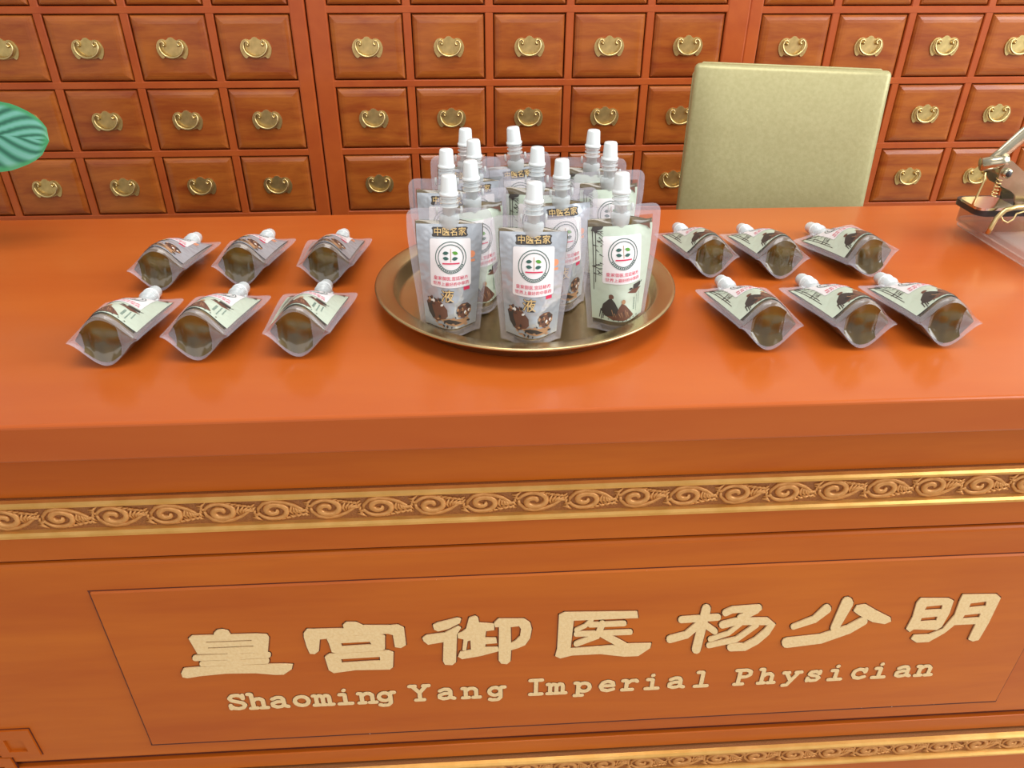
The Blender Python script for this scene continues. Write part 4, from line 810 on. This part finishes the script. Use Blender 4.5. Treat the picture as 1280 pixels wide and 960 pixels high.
# ================================================================ brass lever press on a clear acrylic stand
st = thing('acrylic_stand', 'clear acrylic stand with rounded corner under the brass device at the right edge', 'stand', (.78, .90, T))
def rrect(x0, x1, y0, y1, r, n=8):
    pts = []
    for cx, cy, a in ((x1-r,y1-r,0),(x0+r,y1-r,PI/2),(x0+r,y0+r,PI),(x1-r,y0+r,1.5*PI)):
        pts += [(cx+r*math.cos(a+PI/2*i/n), cy+r*math.sin(a+PI/2*i/n)) for i in range(n+1)]
    return pts
def slab(bm, pts, z0, z1, bev=.0015):
    a = [bm.verts.new((x, y, z0)) for x, y in pts]; b = [bm.verts.new((x, y, z1)) for x, y in pts]; n = len(pts)
    cx = sum(p[0] for p in pts)/n; cy = sum(p[1] for p in pts)/n
    for k in range(n): bm.faces.new((a[k], a[(k+1)%n], b[(k+1)%n], b[k]))
    bm.faces.new(a[::-1]); bm.faces.new(b)
bm = bmesh.new(); slab(bm, rrect(-.098, .098, -.095, .092, .020), .008, .0165); pl_ = obj('plate', bm, M['acrylic'], st)
for z in (.0085, .0160):  # added tubes imitating the highlight along the plate's upper and lower edges
    q = [(x, y, z) for x, y in rrect(-.098, .098, -.095, .092, .020)]; obj('edge_highlight', tube(bmesh.new(), q+q[:1], .0011, 6, up=Vector((0,0,1))), M['acrylic_edge'], pl_, True)
bm = bmesh.new(); slab(bm, rrect(-.086, .090, -.083, .080, .016), .0172, .0200); obj('upper_plate', bm, M['acrylic'], st)
for x in (-.078, .078):
    for y in (-.075, .070): obj('foot', lathe(bmesh.new(), [(0,0),(.008,0),(.009,.002),(.007,.008),(0,.008)], 16, (x, y, 0)), M['acrylic'], st, True)
obj('funnel', lathe(bmesh.new(), [(.024,.0202),(.025,.0210),(.0105,.068),(.0120,.072),(.0100,.072),(.0088,.068),(.0228,.0212),(.0222,.0204)], 28, (-.035,-.020,0)), M['acrylic'], st, True)
pr = thing('lever_press', 'small brass lever device with pivot and spring standing on the clear stand', 'tool', (.70, .945, T+.0203))
ox, oz = -.70, -.0203        # coordinates below are world x / height above the counter
def W_(x, y, z): return (x+ox, y-.945, z+oz)
bm = bmesh.new(); slab(bm, [(W_(x,y,0)[0], W_(x,y,0)[1]) for x, y in rrect(.668, .772, .918, .972, .012)], 0, .022); obj('cup_base', bm, M['amber'], pr)
bm = bmesh.new(); slab(bm, [(W_(x,y,0)[0], W_(x,y,0)[1]) for x, y in rrect(.662, .778, .914, .976, .014)], .022, .030); obj('dark_pad', bm, M['device_dark'], pr)
bm = bmesh.new(); slab(bm, [(W_(x,y,0)[0], W_(x,y,0)[1]) for x, y in rrect(.660, .712, .914, .962, .010)], .0302, .0335); obj('steel_platen', bm, M['chrome'], pr)
def plate2(name, pts, y0, y1, m):
    bm = bmesh.new(); prism(bm, [(W_(x,0,z)[0], W_(x,0,z)[2]) for x, z in pts], [], y0-.945, y1-.945)
    bmesh.ops.recalc_face_normals(bm, faces=bm.faces)
    return obj(name, bm, m, pr)
side = [(.680,.100),(.684,.108),(.692,.111),(.720,.092),(.760,.078),(.775,.052),(.716,.052),(.712,.066),(.702,.073),(.690,.078),(.681,.088)]
plate2('side_plate', side, .926, .929, M['device_brass']); plate2('side_plate', side, .955, .958, M['device_brass'])
obj('pivot_tube', tube(bmesh.new(), [W_(.660,.938,.104), W_(.682,.935,.108), W_(.690,.933,.110)], .0085, 16, up=Vector((0,0,1))), M['device_brass'], pr, True)
pin = obj('pivot_pin', lathe(bmesh.new(), [(0,-.002),(.0055,-.002),(.0062,0),(.0062,.036),(0,.036)], 20, W_(.689,.9235,.096), 0, 'y'), M['device_brass'], pr, True)
obj('pin_head', lathe(bmesh.new(), [(0,-.0035),(.0035,-.0032),(.004,-.002),(0,-.002)], 16, W_(.689,.9235,.096), 0, 'y'), M['device_dark'], pin, True)
obj('lever', tube(bmesh.new(), [W_(.668,.938,.104), W_(.684,.940,.117), W_(.705,.942,.139), W_(.728,.944,.160), W_(.752,.946,.176)], [.0070,.0085,.0095,.0100,.0090], 14, .55), M['device_brass'], pr, True)
obj('link_rod', tube(bmesh.new(), [W_(.664,.930,.096), W_(.6640,.928,.085), W_(.660,.926,.066), W_(.657,.925,.052)], .0014, 8), M['brass'], pr, True)
sp_ = []
for i in range(50): a = i*.75; sp_.append(W_(.684+.0035*math.cos(a), .928+.0035*math.sin(a), .090-.0005*i))
obj('spring', tube(bmesh.new(), sp_, .0007, 6), M['brass'], pr, True)
obj('bent_arm', tube(bmesh.new(), [W_(.6765,.905,.002+.0203), W_(.678,.905,.030), W_(.681,.905,.044), W_(.690,.906,.054), W_(.705,.908,.057), W_(.745,.912,.056), W_(.765,.916,.055)], [.0030,.0030,.0030,.0032,.0032,.0030,.0026], 12), M['brass'], pr, True)
obj('hook', tube(bmesh.new(), [W_(.688,.909,.047), W_(.692,.907,.040), W_(.699,.906,.037), W_(.706,.907,.041), W_(.709,.909,.048), W_(.722,.912,.050), W_(.750,.914,.048)], .0011, 8), M['brass'], pr, True)
